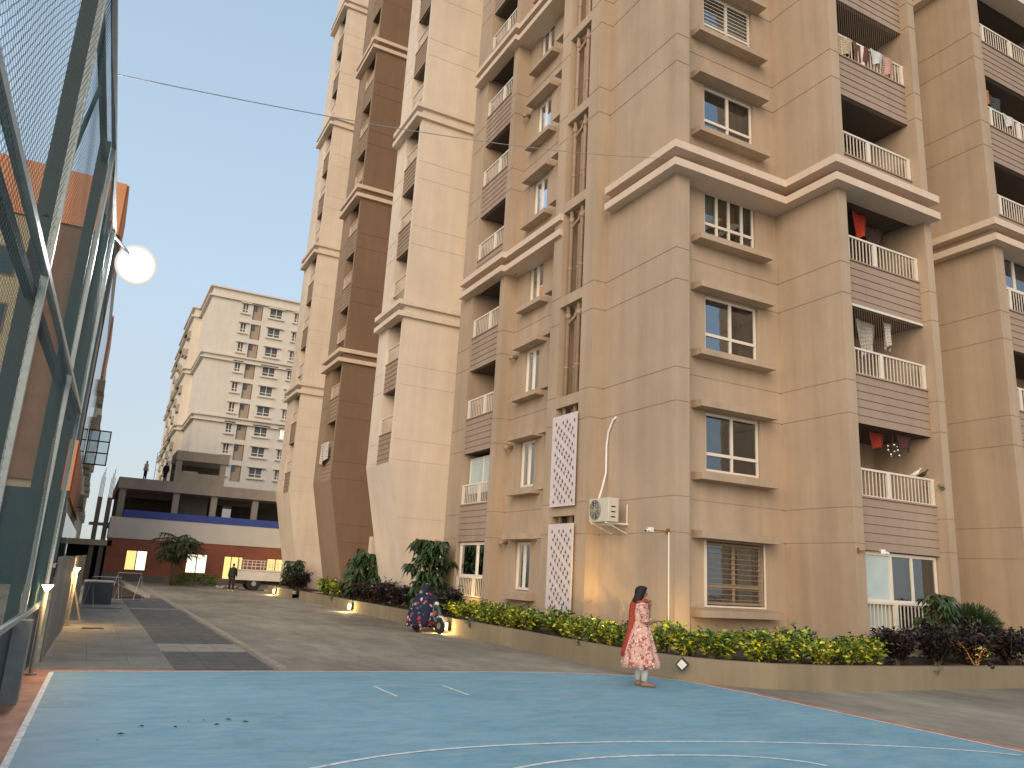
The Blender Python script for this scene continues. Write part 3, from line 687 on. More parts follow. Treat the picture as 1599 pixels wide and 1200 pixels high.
def lamp_post(x, y, z, lab, en=45):
    t = empty('lamp_post', (x, y, 0), label=lab, cat='lamp post', group='lamp posts along the path edge')
    m_ = MB(); m_.tube([(0,0,0), (0,0,z-.04)], .028, 8); m_.tube([(0,0,0), (0,0,.03)], .07, 8); obj('pole', m_, M['cpost'], t)
    m_ = MB(); m_.add([(-.08,-.06,z+.06), (.09,-.06,z+.06), (.09,.06,z+.06), (-.08,.06,z+.06), (-.05,-.05,z+.045), (.06,-.05,z+.045), (.06,.05,z+.045), (-.05,.05,z+.045)], [(0,1,2,3),(0,1,5,4),(1,2,6,5),(2,3,7,6),(3,0,4,7)]); obj('lamp_cap', m_, M['black'], t)
    m_ = MB(); m_.add([(-.065,-.05,z+.044), (.075,-.05,z+.044), (.075,.05,z+.044), (-.065,.05,z+.044), (-.02,-.02,z-.03), (.025,-.02,z-.03), (.025,.02,z-.03), (-.02,.02,z-.03)], [(0,1,2,3)[::-1],(4,5,6,7),(0,1,5,4),(1,2,6,5),(2,3,7,6),(3,0,4,7)]); obj('lamp_head', m_, M['lamp'], t)
    l = bpy.data.lights.new('lamp_light', 'POINT'); l.energy = en; l.color = (1, .58, .22); l.shadow_soft_size = .08
    o = bpy.data.objects.new('lamp_light', l); C.objects.link(o); o.parent = t; o.location = (.12, -.12, z-.12)
lamp_post(-.14, 21.2, 1.25, 'lit garden lamp on a pole halfway along the corrugated fence, the farther one')
lamp_post(-.41, 12.9, 1.14, 'lit garden lamp close to the end of the court fence, the nearer one', 10)
# ---- things on the path
M['bluesheet'] = mat('dark_blue_sheet', (.035, .05, .065), .5, noise=(3, .3))
t = empty('storage_box', (.1, 30.3, 0), label='dark blue ribbed box with a pale top beside the corrugated fence', cat='box')
m_ = MB(); m_.box(0, .88, 0, 1.6, 0, .70)
for i in range(8): m_.box(.02+i*.11, .06+i*.11, -.025, 0, .02, .68)
obj('body', m_, M['bluesheet'], t); m_ = MB(); m_.box(-.02, .9, -.03, 1.62, .705, .74); obj('lid', m_, M['palepave'], t)
def frame_stand(x, y, lab, w_=.8, h_=.95):
    t = empty('metal_stand', (x, y, 0), .05, label=lab, cat='metal stand', group='thin metal stands by the storage box')
    for sx in (0, w_):
        m_ = MB(); m_.tube([(sx-.16, 0, 0), (sx, 0, h_), (sx+.16, 0, 0)], .012, 6); obj('leg', m_, M['steel'], t)
    m_ = MB(); m_.tube([(0, 0, h_), (w_, 0, h_)], .012, 6); obj('crossbar', m_, M['steel'], t)
    m_ = MB(); m_.tube([(-.16, 0, .012), (w_+.16, 0, .012)], .014, 6); obj('foot_bar', m_, M['black'], t)
frame_stand(.28, 28.0, 'thin metal trestle stand in front of the dark blue box'); frame_stand(1.15, 33.2, 'thin metal trestle stand beside the dark red soil', .8, 1.0)
m_ = MB(); m_.box(.16, .60, 20.45, 20.72, -.03, .022)
obj('drain_cover', m_, M['black'], label='small dark slotted drain cover in the path near the lamp', cat='drain cover')

# ================================================================== LEFT LONG BUILDING
M['lorange'] = mat('orange_facade', (.60, .27, .14), .8, noise=(.3, .1)); M['lbeige'] = mat('beige_facade', (.42, .37, .24), .8, noise=(.3, .12)); M['lbrown'] = mat('brown_cladding', (.20, .115, .07), .7, noise=(.8, .2))
M['lglass'] = mat('dark_curtain_glass', (.02, .045, .055), .12, noise=(.4, .3)); M['lcream'] = mat('cream_facade', (.45, .37, .27), .85, noise=(.4, .1))
lb = empty('long_side_building', (-8, 60, 0), label='long building with orange top and dark glass standing behind the court fence', cat='building')
def lp(name, boxes, mtl):
    m_ = MB()
    for b_ in boxes: m_.box(*b_)
    o = obj(name, m_, mtl, lb); o.location = (8, -60, 0); return o
lp('wall', [(-30, -1.3, 45.2, 135, 0, 21.2)], M['lcream'])
for (a, b_, z0_, z1_, mt_) in ((-30, -1.26, 18.4, 21.4, 'lorange'), (-30, -4.3, 0, 18.38, 'lbeige'), (-4.25, -2.85, 5, 18.38, 'lbrown'), (-2.8, -1.26, 7.2, 18.38, 'lglass'), (-4.25, -1.26, 0, 4.6, 'lglass')):
    lp('facade_panel', [(a, b_, 45.0-(.15 if mt_ == 'lorange' else 0), 45.18, z0_, z1_)], M[mt_])
lp('facade_panel', [(-2.8, -1.26, 44.9, 45.18, 4.6, 7.15)], M['lorange'])
for (y0_, y1_, z0_, z1_, mt_, pr) in ((45.0, 51, 18.4, 21.4, 'lorange', .12), (45.3, 49, 14.5, 18.38, 'lbrown', .03), (49.2, 66, 7.2, 17.5, 'lglass', .02), (45.3, 78, 4.3, 7.0, 'lorange', .08), (46, 90, .4, 3.6, 'lglass', .02), (72, 84, 16, 21.3, 'lorange', .1)):
    lp('facade_panel', [(-1.3, -1.26+pr, y0_, y1_, z0_, z1_)], M[mt_])
for z_ in range(3, 18, 3):
    for x_ in (-7, -10, -13, -16): 
        f_ = lp('window', [(x_, x_+1.5, 44.97, 45.0, z_, z_+1.6)], M['lbrown']); m_ = MB(); m_.box(x_+.1, x_+1.4, 44.95, 44.968, z_+.1, z_+1.5); obj('pane', m_, M['lglass'], f_)
for y_ in (68, 74, 86, 95, 104):
    for z_ in (5, 8, 11, 14): lp('balcony', [(-1.26, -.85, y_, y_+2.5, z_, z_+.9)], M['lcream'])
fr_ = empty('window_grille_frame', (0, 60, 0), label='square dark frame with pale panels sticking out from the side building against the sky', cat='grille')
m_ = MB()
for x_ in (-1.2, -.55, .12): m_.box(x_, x_+.08, 0, .08, 7.45, 9.85)
for z_ in (7.45, 8.25, 9.05, 9.77): m_.box(-1.2, .2, 0, .08, z_, z_+.08)
m_.tube([(-1.3, .04, 7.5), (.1, .04, 7.5)], .03, 6)
obj('frame', m_, M['fsteel'], fr_); m_ = MB(); m_.box(-1.15, .15, .03, .045, 7.5, 9.8); obj('panel', m_, M['glass'], fr_)

# ================================================================== FAR RED BUILDING, CONCRETE SHELL, FAR TOWER
M['red'] = mat('brick_red_paint', (.36, .125, .075), .8, noise=(.8, .16)); M['offw'] = mat('off_white_band', (.80, .77, .70), .8, noise=(.6, .06)); M['blue'] = mat('royal_blue_band', (.06, .10, .42), .6, noise=(1, .12))
M['conc'] = plaster('raw_concrete', (.52, .45, .36), .14); M['concd'] = plaster('shaded_concrete', (.24, .21, .175), .15)  # second one: darker raw concrete with shade painted in, also the grey plinth
rb = empty('red_clubhouse', (6, 57, 0), label='low brick-red building with white and blue bands and glowing windows', cat='building')
def rp(name, boxes, mtl, par=None, pre=True):
    m_ = MB()
    for b_ in boxes: m_.box(*b_)
    o = obj(name, m_, mtl, par or rb)
    if par is None: o.location = (-6, -57, 0)
    return o
RF = F('y', 57.0); m_ = MB()
wall(m_, RF, 1.05, 13.5, .45, 2.68, holes=[(2.22,3.5,.70,1.98), (5.88,7.2,.70,1.97), (8.25,9.5,.45,1.95), (11.1,12.3,.6,1.95)], depth=.12)
m_.quad((1.05,57,.0), (1.05,60,.0), (1.05,60,2.68), (1.05,57,2.68)); o_ = obj('wall', m_, M['red'], rb); o_.location = (-6, -57, 0)
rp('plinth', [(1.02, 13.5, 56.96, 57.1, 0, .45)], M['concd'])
rp('white_band', [(1.0, 13.6, 56.93, 60, 2.68, 4.02)], M['offw']); rp('blue_band', [(1.7, 13.6, 56.9, 60, 4.02, 4.5)], M['blue'])
for (a, b_, z0_, z1_, lit_) in ((2.22, 3.5, .70, 1.98, 'lit_white'), (5.88, 7.2, .70, 1.97, 'lit_white'), (11.1, 12.3, .6, 1.95, 'lit_yellow')):
    m_ = MB(); c_ = (a+b_)/2
    for bx in ((a, a+.05), (b_-.05, b_), (c_-.03, c_+.03)): m_.box(bx[0], bx[1], 57.03, 57.08, z0_, z1_)
    m_.box(a+.05, b_-.05, 57.03, 57.08, z0_, z0_+.05); m_.box(a+.05, b_-.05, 57.03, 57.08, z1_-.05, z1_)
    o = obj('window', m_, M['black'], rb); o.location = (-6, -57, 0)
    for i, (p0, p1) in enumerate(((a+.05, c_-.03), (c_+.03, b_-.05))): m_ = MB(); m_.quad((p0,57.06,z0_+.05), (p1,57.06,z0_+.05), (p1,57.06,z1_-.05), (p0,57.06,z1_-.05)); obj('pane', m_, M[lit_ if i else ('lit_yellow' if (a > 8 or a < 3) else 'lit_white')], o)
m_ = MB()
for x_ in (8.25, 8.72, 9.2, 9.46): m_.box(x_, x_+.05, 57.03, 57.08, .1, 1.95)
m_.box(8.25, 9.5, 57.03, 57.08, 1.9, 1.95)
o = obj('door', m_, M['black'], rb); o.location = (-6, -57, 0); o['label'] = 'open glass doorway with yellow light'
m_ = MB(); m_.quad((8.25,57.1,.3), (9.5,57.1,.3), (9.5,57.1,1.92), (8.25,57.1,1.92)); obj('pane', m_, M['lit_yellow'], o)
cs_ = empty('concrete_shell', (6, 60, 0), label='unfinished raw concrete storey with a deep slab and a rooftop cabin above the red building', cat='building')
def cp_(name, boxes, mtl=None):
    m_ = MB()
    for b_ in boxes: m_.box(*b_)
    o = obj(name, m_, mtl or M['conc'], cs_); o.location = (-6, -60, 0); return o
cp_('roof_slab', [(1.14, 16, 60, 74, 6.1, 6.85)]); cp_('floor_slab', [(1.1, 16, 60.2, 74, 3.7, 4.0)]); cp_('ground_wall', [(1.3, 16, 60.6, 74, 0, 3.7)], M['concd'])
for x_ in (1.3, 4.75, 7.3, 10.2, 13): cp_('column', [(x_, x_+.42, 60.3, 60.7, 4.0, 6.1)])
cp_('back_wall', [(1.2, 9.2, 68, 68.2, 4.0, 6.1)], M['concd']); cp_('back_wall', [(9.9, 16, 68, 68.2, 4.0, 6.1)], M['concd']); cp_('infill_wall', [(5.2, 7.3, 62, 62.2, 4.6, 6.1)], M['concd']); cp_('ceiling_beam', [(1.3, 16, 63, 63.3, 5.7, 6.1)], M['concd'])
cp_('cabin_roof', [(4.55, 8.15, 60.2, 64.2, 8.45, 9.12)])
for x_ in (4.6, 7.6): cp_('cabin_column', [(x_, x_+.4, 60.3, 60.7, 6.85, 8.45)])
cp_('cabin_wall', [(5.0, 7.6, 60.4, 60.6, 6.85, 7.62)]); cp_('cabin_back', [(4.6, 8.1, 63.9, 64.1, 6.85, 8.45)], M['concd'])
cp_('cabin_shelf', [(5.1, 6.2, 61.2, 61.6, 7.5, 7.8)], M['offw'])
for i, x_ in enumerate((3.35, 3.75)): m_ = MB(); m_.tube([(x_, 61, 6.85), (x_+.35*i, 61, 8.9-.2*i)], .02, 6); o_ = obj('scaffold_pole', m_, M['steel'], cs_); o_.location = (-6, -60, 0)
m_ = MB(); [m_.tube([(3.4, 61, z_), (4.6, 61, z_)], .015, 6) for z_ in (7.6, 8.3)]; o_ = obj('scaffold_rail', m_, M['steel'], cs_); o_.location = (-6, -60, 0)
rc = empty('rebar_columns', (.5, 57, 0), label='unfinished columns with bare rebar beside the red building', cat='concrete frame')
for x_ in (.05, .62):
    m_ = MB(); m_.box(x_, x_+.28, 57.2, 57.5, 0, 5.2); o_ = obj('column', m_, M['concd'], rc); o_.location = (-.5, -57, 0)
    for j in range(4): m_ = MB(); m_.tube([(x_+.03+.07*j, 57.25+.05*(j % 2), 5.2), (x_+.05+.07*j, 57.3, 6.5+.3*(j % 3))], .018, 5); o_ = obj('rebar', m_, M['rust'], rc); o_.location = (-.5, -57, 0)
m_ = MB(); m_.box(-1.2, 1.3, 57, 60, 2.15, 2.5); m_.box(-.2, 1.1, 57.6, 57.8, 3.4, 3.6); o_ = obj('slab', m_, M['conc'], rc); o_.location = (-.5, -57, 0)
m_ = MB(); m_.box(-1.2, 1.2, 59.5, 60, 0, 2.15); o_ = obj('opening_painted_dark', m_, M['dark'], rc); o_.location = (-.5, -57, 0)  # solid block coloured near-black to paint the shade of the void

M['tower'] = plaster('far_tower_cream', (.66, .60, .52), .05); M['twin'] = mat('far_window_glass', (.09, .095, .10), .2, noise=(.5, .3)); M['tpipe'] = mat('far_pipe_recess', (.36, .28, .21), .8)
tw = empty('far_tower', (15, 115, 0), label='pale cream apartment tower in the distance with rows of dark windows', cat='building')
def tp(name, m_, mtl, par=None):
    o = obj(name, m_, mtl, par or tw)
    if par is None: o.location = (-15, -115, 0)
    return o
TF = F('y', 115.0); TL = lambda k: 2.9+2.97*k
cols = [(14.45, 15.25), (18.35, 20.15), (21.95, 22.75), (26.2, 28.0)]
fl_ = [TL(k)+1.5 for k in range(3, 12)]
m_ = MB(); wall(m_, TF, 10.1, 32, 0, 40.0, holes=[(a, b_, z, z+1.3) for a, b_ in cols for z in fl_]+[(15.9, 17.3, z-.9, z+1.4) for z in fl_], depth=.3)
m_.quad((10.1,115,0), (10.1,150,0), (10.1,150,40), (10.1,115,40)); m_.quad((10.1,115,40), (32,115,40), (32,150,40), (10.1,150,40)); tp('wall', m_, M['tower'])
for a, b_ in cols:
    for i, z in enumerate(fl_):
        m_ = MB(); c_ = (a+b_)/2
        for x0_, x1_ in ((a, a+.07), (b_-.07, b_), (c_-.05, c_+.05)): m_.box(x0_, x1_, 115.1, 115.18, z, z+1.3)
        m_.box(a+.07, b_-.07, 115.08, 115.17, z+.33, z+.42); o = tp('window', m_, M['white'])
        p = MB(); p.quad((a,115.2,z), (b_,115.2,z), (b_,115.2,z+1.3), (a,115.2,z+1.3)); obj('pane', p, M['lit_white'] if (a > 21 and a < 23 and i == 2) else M['twin'], o)
        m_ = MB(); m_.box(a-.35, b_+.35, 114.6, 115, z+1.32, z+1.47); tp('window_ledge', m_, M['tower']); m_ = MB(); m_.box(a-.3, b_+.3, 114.7, 115, z-.32, z-.2); tp('window_ledge', m_, M['tower'])
for z in fl_:
    m_ = MB(); m_.box(15.9, 17.3, 115.28, 115.3, z-.9, z+1.4); tp('recess', m_, M['tpipe'])
    m_ = MB(); m_.box(16.0, 16.5, 115.2, 115.27, z+.5, z+1.3); tp('vent', m_, M['twin'])
    m_ = MB(); m_.tube([(17.1,115.1,z-.9), (17.1,115.1,z+1.4)], .08, 6); tp('drain_pipe', m_, M['tpipe'])
def tcorn(x0, x1, y, zs_):
    for z in zs_: m_ = MB(); m_.box(x0-.45, x1, y-.4, y+14, z, z+.22); tp('cornice', m_, M['tower'])
tcorn(10.1, 32, 115, (20.5, 21.2, 29.4, 30.1, 38.6, 40.0))
for (x0, y0, x1) in ((9.0, 127.5, 12), (9.35, 139.5, 12), (9.7, 151.5, 12), (10.1, 163.5, 12)):
    m_ = MB(); m_.box(x0, x1, y0, y0+(9 if y0 < 160 else 14), 0, 40.0); tp('fin', m_, M['tower']); tcorn(x0, x1-1, y0, (11.7, 12.4, 20.5, 21.2, 29.4, 30.1, 38.6, 40.0))
    for k in range(3, 12):
        m_ = MB(); m_.box(x0-.35, x0, y0+1.5, y0+4, TL(k)-.1, TL(k)+1.1); tp('balcony', m_, M['tpipe'])
m_ = MB(); m_.box(15.5, 18.0, 120, 122, 40.2, 41.3); tp('roof_tank_wall', m_, M['tower'])
#__PART3__
# ================================================================== PLANTER AND PLANTS
M['plant_wall'] = plaster('planter_render', (.265, .22, .15), .14); M['soilb'] = mat('garden_soil', (.06, .04, .028), .95, noise=(6, .4), bump=(20, .8, .04))
ppts = [(9.3, 39), (9.3, 30), (9.3, 22), (9.3, 15), (9.32, 13.2), (9.42, 12.4), (9.68, 11.6), (10.15, 10.95), (10.9, 10.45), (12.0, 10.15), (13.5, 10.03), (17, 10.0), (24, 10.0)]
def offset(pts, d):
    out = []
    for i, p in enumerate(pts):
        a, b = Vector(pts[max(i-1, 0)]), Vector(pts[min(i+1, len(pts)-1)]); t_ = (b-a).normalized(); n = Vector((-t_.y, t_.x)); out.append((p[0]+n.x*d, p[1]+n.y*d))
    return out
def planter(pts, lab, soil, h=.42):
    t = empty('garden_planter', (pts[0][0], pts[0][1], 0), label=lab, cat='planter')
    P = [Vector(p) for p in pts]; q = []
    for i in range(len(P)-1):
        n = 3 if (P[i+1]-P[i]).length < 3 else 6
        q += [tuple(P[i].lerp(P[i+1], j/n)) for j in range(n)]
    q.append(pts[-1]); o1 = offset(q, .16); m_ = MB()
    for i in range(len(q)-1):
        a, b, c, d = q[i], q[i+1], o1[i+1], o1[i]
        m_.quad((*a,0), (*b,0), (*b,h), (*a,h)); m_.quad((*a,h), (*b,h), (*c,h), (*d,h)); m_.quad((*d,0), (*c,0), (*c,h), (*d,h))
    for i in (0, -1): m_.quad((*q[i],0), (*o1[i],0), (*o1[i],h), (*q[i],h))
    o = obj('wall', m_, M['plant_wall'], t); o.location = (-pts[0][0], -pts[0][1], 0)
    m_ = MB(); m_.poly([(*p, h-.06) for p in o1]+[(*p, h-.06) for p in soil]); o = obj('soil_bed', m_, M['soilb'], t); o.location = (-pts[0][0], -pts[0][1], 0)
planter(ppts, 'long low taupe planter wall curving round the building corner', [(24, 14.5), (14, 14.3), (11.8, 14.2), (11.6, 17), (11.6, 22), (12, 39)])
planter([(9.25, 46.2), (9.25, 40.9)], 'short separate planter wall beyond the long one, near the white truck', [(11.5, 40.9), (11.5, 46.2)])
def leafmat(name, col, tr=.25):
    m = mat(name, col, .5, noise=(9, .35)); m.node_tree.nodes['Principled BSDF'].inputs['Transmission Weight'].default_value = 0
    return m
M['l_yel'] = leafmat('yellow_croton_leaf', (.72, .62, .04)); M['l_yg'] = leafmat('lime_croton_leaf', (.34, .42, .04)); M['l_g'] = leafmat('green_croton_leaf', (.09, .17, .03)); M['l_dg'] = leafmat('dark_green_leaf', (.03, .065, .02))
M['l_pur'] = leafmat('dark_purple_leaf', (.016, .009, .012)); M['l_pur2'] = leafmat('maroon_leaf', (.036, .014, .014)); M['l_sil'] = leafmat('silvery_leaf', (.24, .27, .21)); M['bark'] = mat('bark', (.12, .085, .055), .9, noise=(20, .3), bump=(30, .6, .01))
M['l_tree'] = leafmat('umbrella_tree_leaf', (.028, .055, .018)); M['l_tree2'] = leafmat('umbrella_tree_pale_leaf', (.065, .105, .04)); M['l_palm'] = leafmat('palm_leaf', (.09, .10, .035))
def leaves(name, centers, dirs, size, mats, wgt, rng, aspect=.42, droop=.25):
    n = len(centers); c = np.asarray(centers); d = np.asarray(dirs); d = d/np.linalg.norm(d, axis=1, keepdims=True)
    up = rng.normal(0, .5, (n, 3))+np.array([0, 0, 1]); sd = np.cross(d, up); sd /= np.linalg.norm(sd, axis=1, keepdims=True)+1e-6
    s = (size*rng.uniform(.6, 1.25, n))[:, None]; w_ = s*aspect/2
    nrm = np.cross(sd, d)
    p0 = c; p1 = c+d*s*.5+sd*w_+nrm*s*.05; p2 = c+d*s-np.array([0, 0, 1])*s*droop; p3 = c+d*s*.5-sd*w_+nrm*s*.05; pm = c+d*s*.52-nrm*s*.03
    V = np.stack([p0, p1, p2, p3, pm], 1).reshape(-1, 3); b = (np.arange(n)*5)[:, None, None]
    Fc = (np.array([[0, 1, 4], [1, 2, 4], [2, 3, 4], [3, 0, 4]])[None]+b).reshape(-1, 3)
    me = bpy.data.meshes.new(name); me.vertices.add(len(V)); me.vertices.foreach_set('co', V.astype('f').ravel())
    me.loops.add(Fc.size); me.loops.foreach_set('vertex_index', Fc.astype('i').ravel())
    me.polygons.add(len(Fc)); me.polygons.foreach_set('loop_start', np.arange(0, Fc.size, 3, dtype='i')); me.polygons.foreach_set('loop_total', np.full(len(Fc), 3, dtype='i'))
    mi = np.repeat(rng.choice(len(mats), n, p=wgt), 4); me.update()
    for m in mats: me.materials.append(m)
    me.polygons.foreach_set('material_index', mi.astype('i')); me.update(); return me
def bush(name, seed, w_, h_, n, size, mats, wgt, stems=7, aspect=.42, droop=.25):
    rng = np.random.default_rng(seed); sc = []; sd = []; stem = MB()
    tips = []
    for i in range(stems):
        a = rng.uniform(0, 6.28); r = w_/2*rng.uniform(.2, 1)**.6; z = h_*rng.uniform(.6, 1)
        tips.append((r*math.cos(a), r*math.sin(a), z)); stem.tube([(0.03*math.cos(a), .03*math.sin(a), 0), (r*.5*math.cos(a), r*.5*math.sin(a), z*.55), tips[-1]], [.012, .009, .004], 5)
    per = n//stems
    for tx, ty, tz in tips:
        t_ = rng.uniform(.15, 1.0, per)**.7; c = np.stack([tx*t_, ty*t_, tz*t_], 1)+rng.normal(0, w_*.09, (per, 3))*[1, 1, .7]
        a = rng.uniform(0, 6.28, per); d = np.stack([np.cos(a), np.sin(a), rng.uniform(.0, 1.1, per)], 1); sc.append(c); sd.append(d)
    me = leaves(name, np.concatenate(sc), np.concatenate(sd), size, mats, wgt, rng, aspect, droop); return me, stem.mesh('stem', M['bark'])
cro = [bush('foliage', 10+i, .62, .50, 400, .13, [M['l_yel'], M['l_yg'], M['l_g'], M['l_dg']], [[.16,.34,.34,.16],[.28,.32,.26,.14],[.08,.30,.42,.20]][i], 11, .45) for i in range(3)]
pur = [bush('foliage', 30+i, .85, .72, 1000, .15, [M['l_pur'], M['l_pur2'], M['l_dg']], [.78,.14,.08], 14, .36) for i in range(3)]
tra = [bush('foliage', 50+i, .40, .30, 240, .05, [M['l_sil'], M['l_dg'], M['l_g']], [.5,.3,.2], 8, .5, .7) for i in range(2)]
def plant(kind, name, x, y, z, s, lab, cat, group=None, rz=None):
    t = empty(name, (x, y, z), random.uniform(0, 6.28) if rz is None else rz, label=lab, cat=cat, group=group); me, st = kind
    t.scale = (s, s, s*random.uniform(.9, 1.12)); link('foliage', me, t); link('stems', st, t); return t
random.seed(11)
def along(pts, step, off):
    P = [Vector(p) for p in pts]; L_ = 0; out = []
    for i in range(len(P)-1):
        seg = (P[i+1]-P[i]).length; t_ = 0; d = (P[i+1]-P[i]).normalized(); n = Vector((-d.y, d.x))
        while L_ <= seg: p = P[i]+d*L_+n*off; out.append((p.x, p.y)); L_ += step
        L_ -= seg
    return out
gl = 'yellow-green crotons on the road side'
for row, off in enumerate((.42, .86)):
    for i, (x, y) in enumerate(along([(9.3, 21.6), (9.3, 13.5), (9.42, 12.6)], .50, off)):
        if random.random() < .1: continue
        plant(cro[(i+row) % 3], 'croton_shrub', x+random.uniform(-.08, .08), y+random.uniform(-.1, .1), .36, random.uniform(.8, 1.15), ('yellow-green croton shrub '+('in the front row ' if row == 0 else 'in the back row ')+('between the dark shrubs and the white screens' if y > 18.3 else 'below the white screens' if y > 16.5 else 'under the air conditioner' if y > 15 else 'just left of the woman')), 'shrub', gl)
    for i, (x, y) in enumerate(along([(9.68, 11.6), (10.15, 10.95), (10.9, 10.45), (12.0, 10.15), (13.9, 10.02)], .46, off)):
        if random.random() < .1: continue
        plant(cro[(i+row+1) % 3], 'croton_shrub', x+random.uniform(-.08, .08), y+random.uniform(-.1, .1), .36, random.uniform(.8, 1.15), ('yellow-green croton shrub '+('in the front row ' if row == 0 else 'in the back row ')+('right of the woman, by the corner' if x < 10.3 else 'below the slatted ground floor window' if x < 12.4 else 'left of the ground floor balcony window')), 'shrub', 'yellow-green crotons under the corner windows')
for i, y in enumerate((34.8, 35.6, 36.4, 37.2)): plant(cro[i % 3], 'croton_shrub', 9.95+.1*(i % 2), y, .36, 1.35, 'yellow-green croton shrub at the far end of the long planter', 'shrub', 'yellow-green crotons at the far end of the planter')
for i, y in enumerate(np.arange(22.3, 33.5, .75)):
    plant(pur[i % 3], 'purple_shrub', 9.85+.25*(i % 2), float(y), .36, random.uniform(.85, 1.15), ('dark purple-leaved shrub '+('right of the scooter rider' if y < 24 else 'behind the scooter rider' if y < 27 else 'left of the scooter rider, towards the far tree')), 'shrub', 'dark purple shrubs along the road')
for i, y in enumerate((41.6, 42.5, 43.4, 44.3)):
    plant(pur[i % 3], 'purple_shrub', 9.95, y, .36, 1.25, 'dark purple shrub in the short planter by the truck', 'shrub', 'dark purple shrubs in the short planter')
for i, x in enumerate(np.arange(14.2, 21.5, .62)):
    plant(pur[(i+1) % 3], 'purple_shrub', float(x), 10.55+.45*(i % 2), .36, random.uniform(.85, 1.1), ('dark purple-leaved shrub '+('in the front row ' if i % 2 == 0 else 'in the back row ')+('below the ground floor balcony window' if x < 16.3 else 'around the small green tree' if x < 18 else 'at the far right edge')), 'shrub', 'dark purple shrubs below the balconies')
for i, (x, y, s_, lab) in enumerate(((9.32, 19.6, 1, 'small silvery trailing plant hanging over the planter right of the lit lamp'), (9.36, 14.3, .9, 'small silvery trailing plant hanging over the planter left of the woman'), (14.6, 10.02, .7, 'small trailing plant on the planter edge at the start of the purple shrubs'), (17.75, 9.98, 1.5, 'white-speckled trailing plant hanging over the planter at the right edge'), (9.3, 33.2, 1, 'small trailing plant hanging over the planter left of the middle lamp'))):
    t = plant(tra[i % 2], 'trailing_plant', x, y, .26, s_, lab, 'plant')
def umbrella_tree(x, y, z, h_, r, seed, lab, pale=.2, tiers=5):
    rng = np.random.default_rng(seed); t = empty('garden_tree', (x, y, z), 0, label=lab, cat='tree')
    m_ = MB(); m_.tube([(0,0,0), (.03,.02,h_*.5), (-.02,.03,h_*.92)], [.05, .04, .02], 8); m_b = m_; C_, D_ = [], []
    for k in range(tiers*15):
        zz = h_*(.12+.86*rng.uniform()); a = rng.uniform(0, 6.28); rr = r*(.35+.65*rng.uniform())*(1-.62*abs(zz/h_-.52)**1.4)
        hub = np.array([rr*math.cos(a), rr*math.sin(a), zz+rng.uniform(0, .1)])
        m_b.tube([(0, 0, zz*.86), tuple(hub*[.6, .6, 1]+[0, 0, .03]), tuple(hub)], [.012, .008, .005], 4)
        nl = 9
        for j in range(nl):
            b = 2*math.pi*j/nl+rng.uniform(-.15, .15); C_.append(hub); D_.append([math.cos(b), math.sin(b), rng.uniform(-.65, -.1)])
    obj('trunk', m_b, M['bark'], t, smooth=True)
    link('crown', leaves('crown', C_, D_, .27*r/.6, [M['l_tree'], M['l_tree2'], M['l_dg']], [.62-pale*.5, .1+pale*.5, .28], rng, .38, .5), t)
umbrella_tree(10.15, 24.9, .36, 2.35, .72, 3, 'tall dark umbrella tree with drooping leaves behind the scooter rider', .2, 8)
umbrella_tree(10.25, 32.0, .36, 2.0, .75, 5, 'dark umbrella tree in front of the brown fin, farther down the planter', .1, 7)
umbrella_tree(16.55, 11.25, .36, 1.42, .40, 7, 'small bushy green tree in front of the ground floor balcony window', .45, 6)
umbrella_tree(10.2, 44.6, .36, 1.5, .6, 8, 'dark tree at the end of the short planter beside the truck', .1, 5)
rng = np.random.default_rng(9); n = 3600; a = rng.uniform(0, 6.28, n); v = rng.normal(0, 1, (n, 3)); v /= np.linalg.norm(v, axis=1, keepdims=True); v *= rng.uniform(.55, 1, n)[:, None]
t = empty('feathery_bush', (18.3, 11.6, .36), label='dark feathery bush against the far pier at the right', cat='bush')
link('foliage', leaves('foliage', v*[.85, .5, .55]+[0, 0, .66], v+[0, 0, .3], .16, [M['l_dg'], M['l_tree']], [.5, .5], rng, .16), t)
m_ = MB(); [m_.tube([(0, 0, 0), (.3*math.cos(q), .25*math.sin(q), .8)], [.02, .008], 5) for q in range(6)]; obj('stems', m_, M['bark'], t)
def palm(x, y, h_, r, lab):
    t = empty('palm_tree', (x, y, 0), 0, label=lab, cat='palm tree'); rng = np.random.default_rng(4); m_ = MB()
    for dx, hh in ((0, h_*.72), (.3, h_*.6), (-.25, h_*.55), (.1, h_*.5)): m_.tube([(dx*.5, 0, 0), (dx*.8, .02, hh*.6), (dx, 0, hh)], [.07, .05, .045], 7)
    obj('trunk', m_, M['bark'], t, smooth=True); C_, D_ = [], []; m_ = MB()
    for k in range(64):
        az = rng.uniform(0, 6.28); el = rng.uniform(.15, 1.35); base = Vector((rng.uniform(-.3, .3), rng.uniform(-.2, .2), h_*rng.uniform(.36, .74))); pts = []
        for j in range(9):
            u = j/8; q = Vector((math.cos(az)*r*u*math.cos(el*(1-u*.6)), math.sin(az)*r*u*math.cos(el*(1-u*.6)), r*(math.sin(el)*u-.55*u*u))); pts.append(base+q)
        m_.tube(pts, [.012]*8+[.004], 4)
        for j in range(1, 9):
            d = (pts[j]-pts[j-1]).normalized(); s_ = d.cross(Vector((0, 0, 1))).normalized()
            for q in (-1, 1):
                for f in (0, .5): C_.append(tuple(pts[j-1].lerp(pts[j], f))); D_.append(tuple(s_*q+d*.7+Vector((0, 0, -.35))))
    obj('fronds', m_, M['l_palm'], t); link('crown', leaves('crown', C_, D_, .34, [M['l_palm'], M['l_dg']], [.5, .5], rng, .16, .5), t)
palm(4.9, 53, 3.5, 1.35, 'bushy clumped palm in front of the red building')
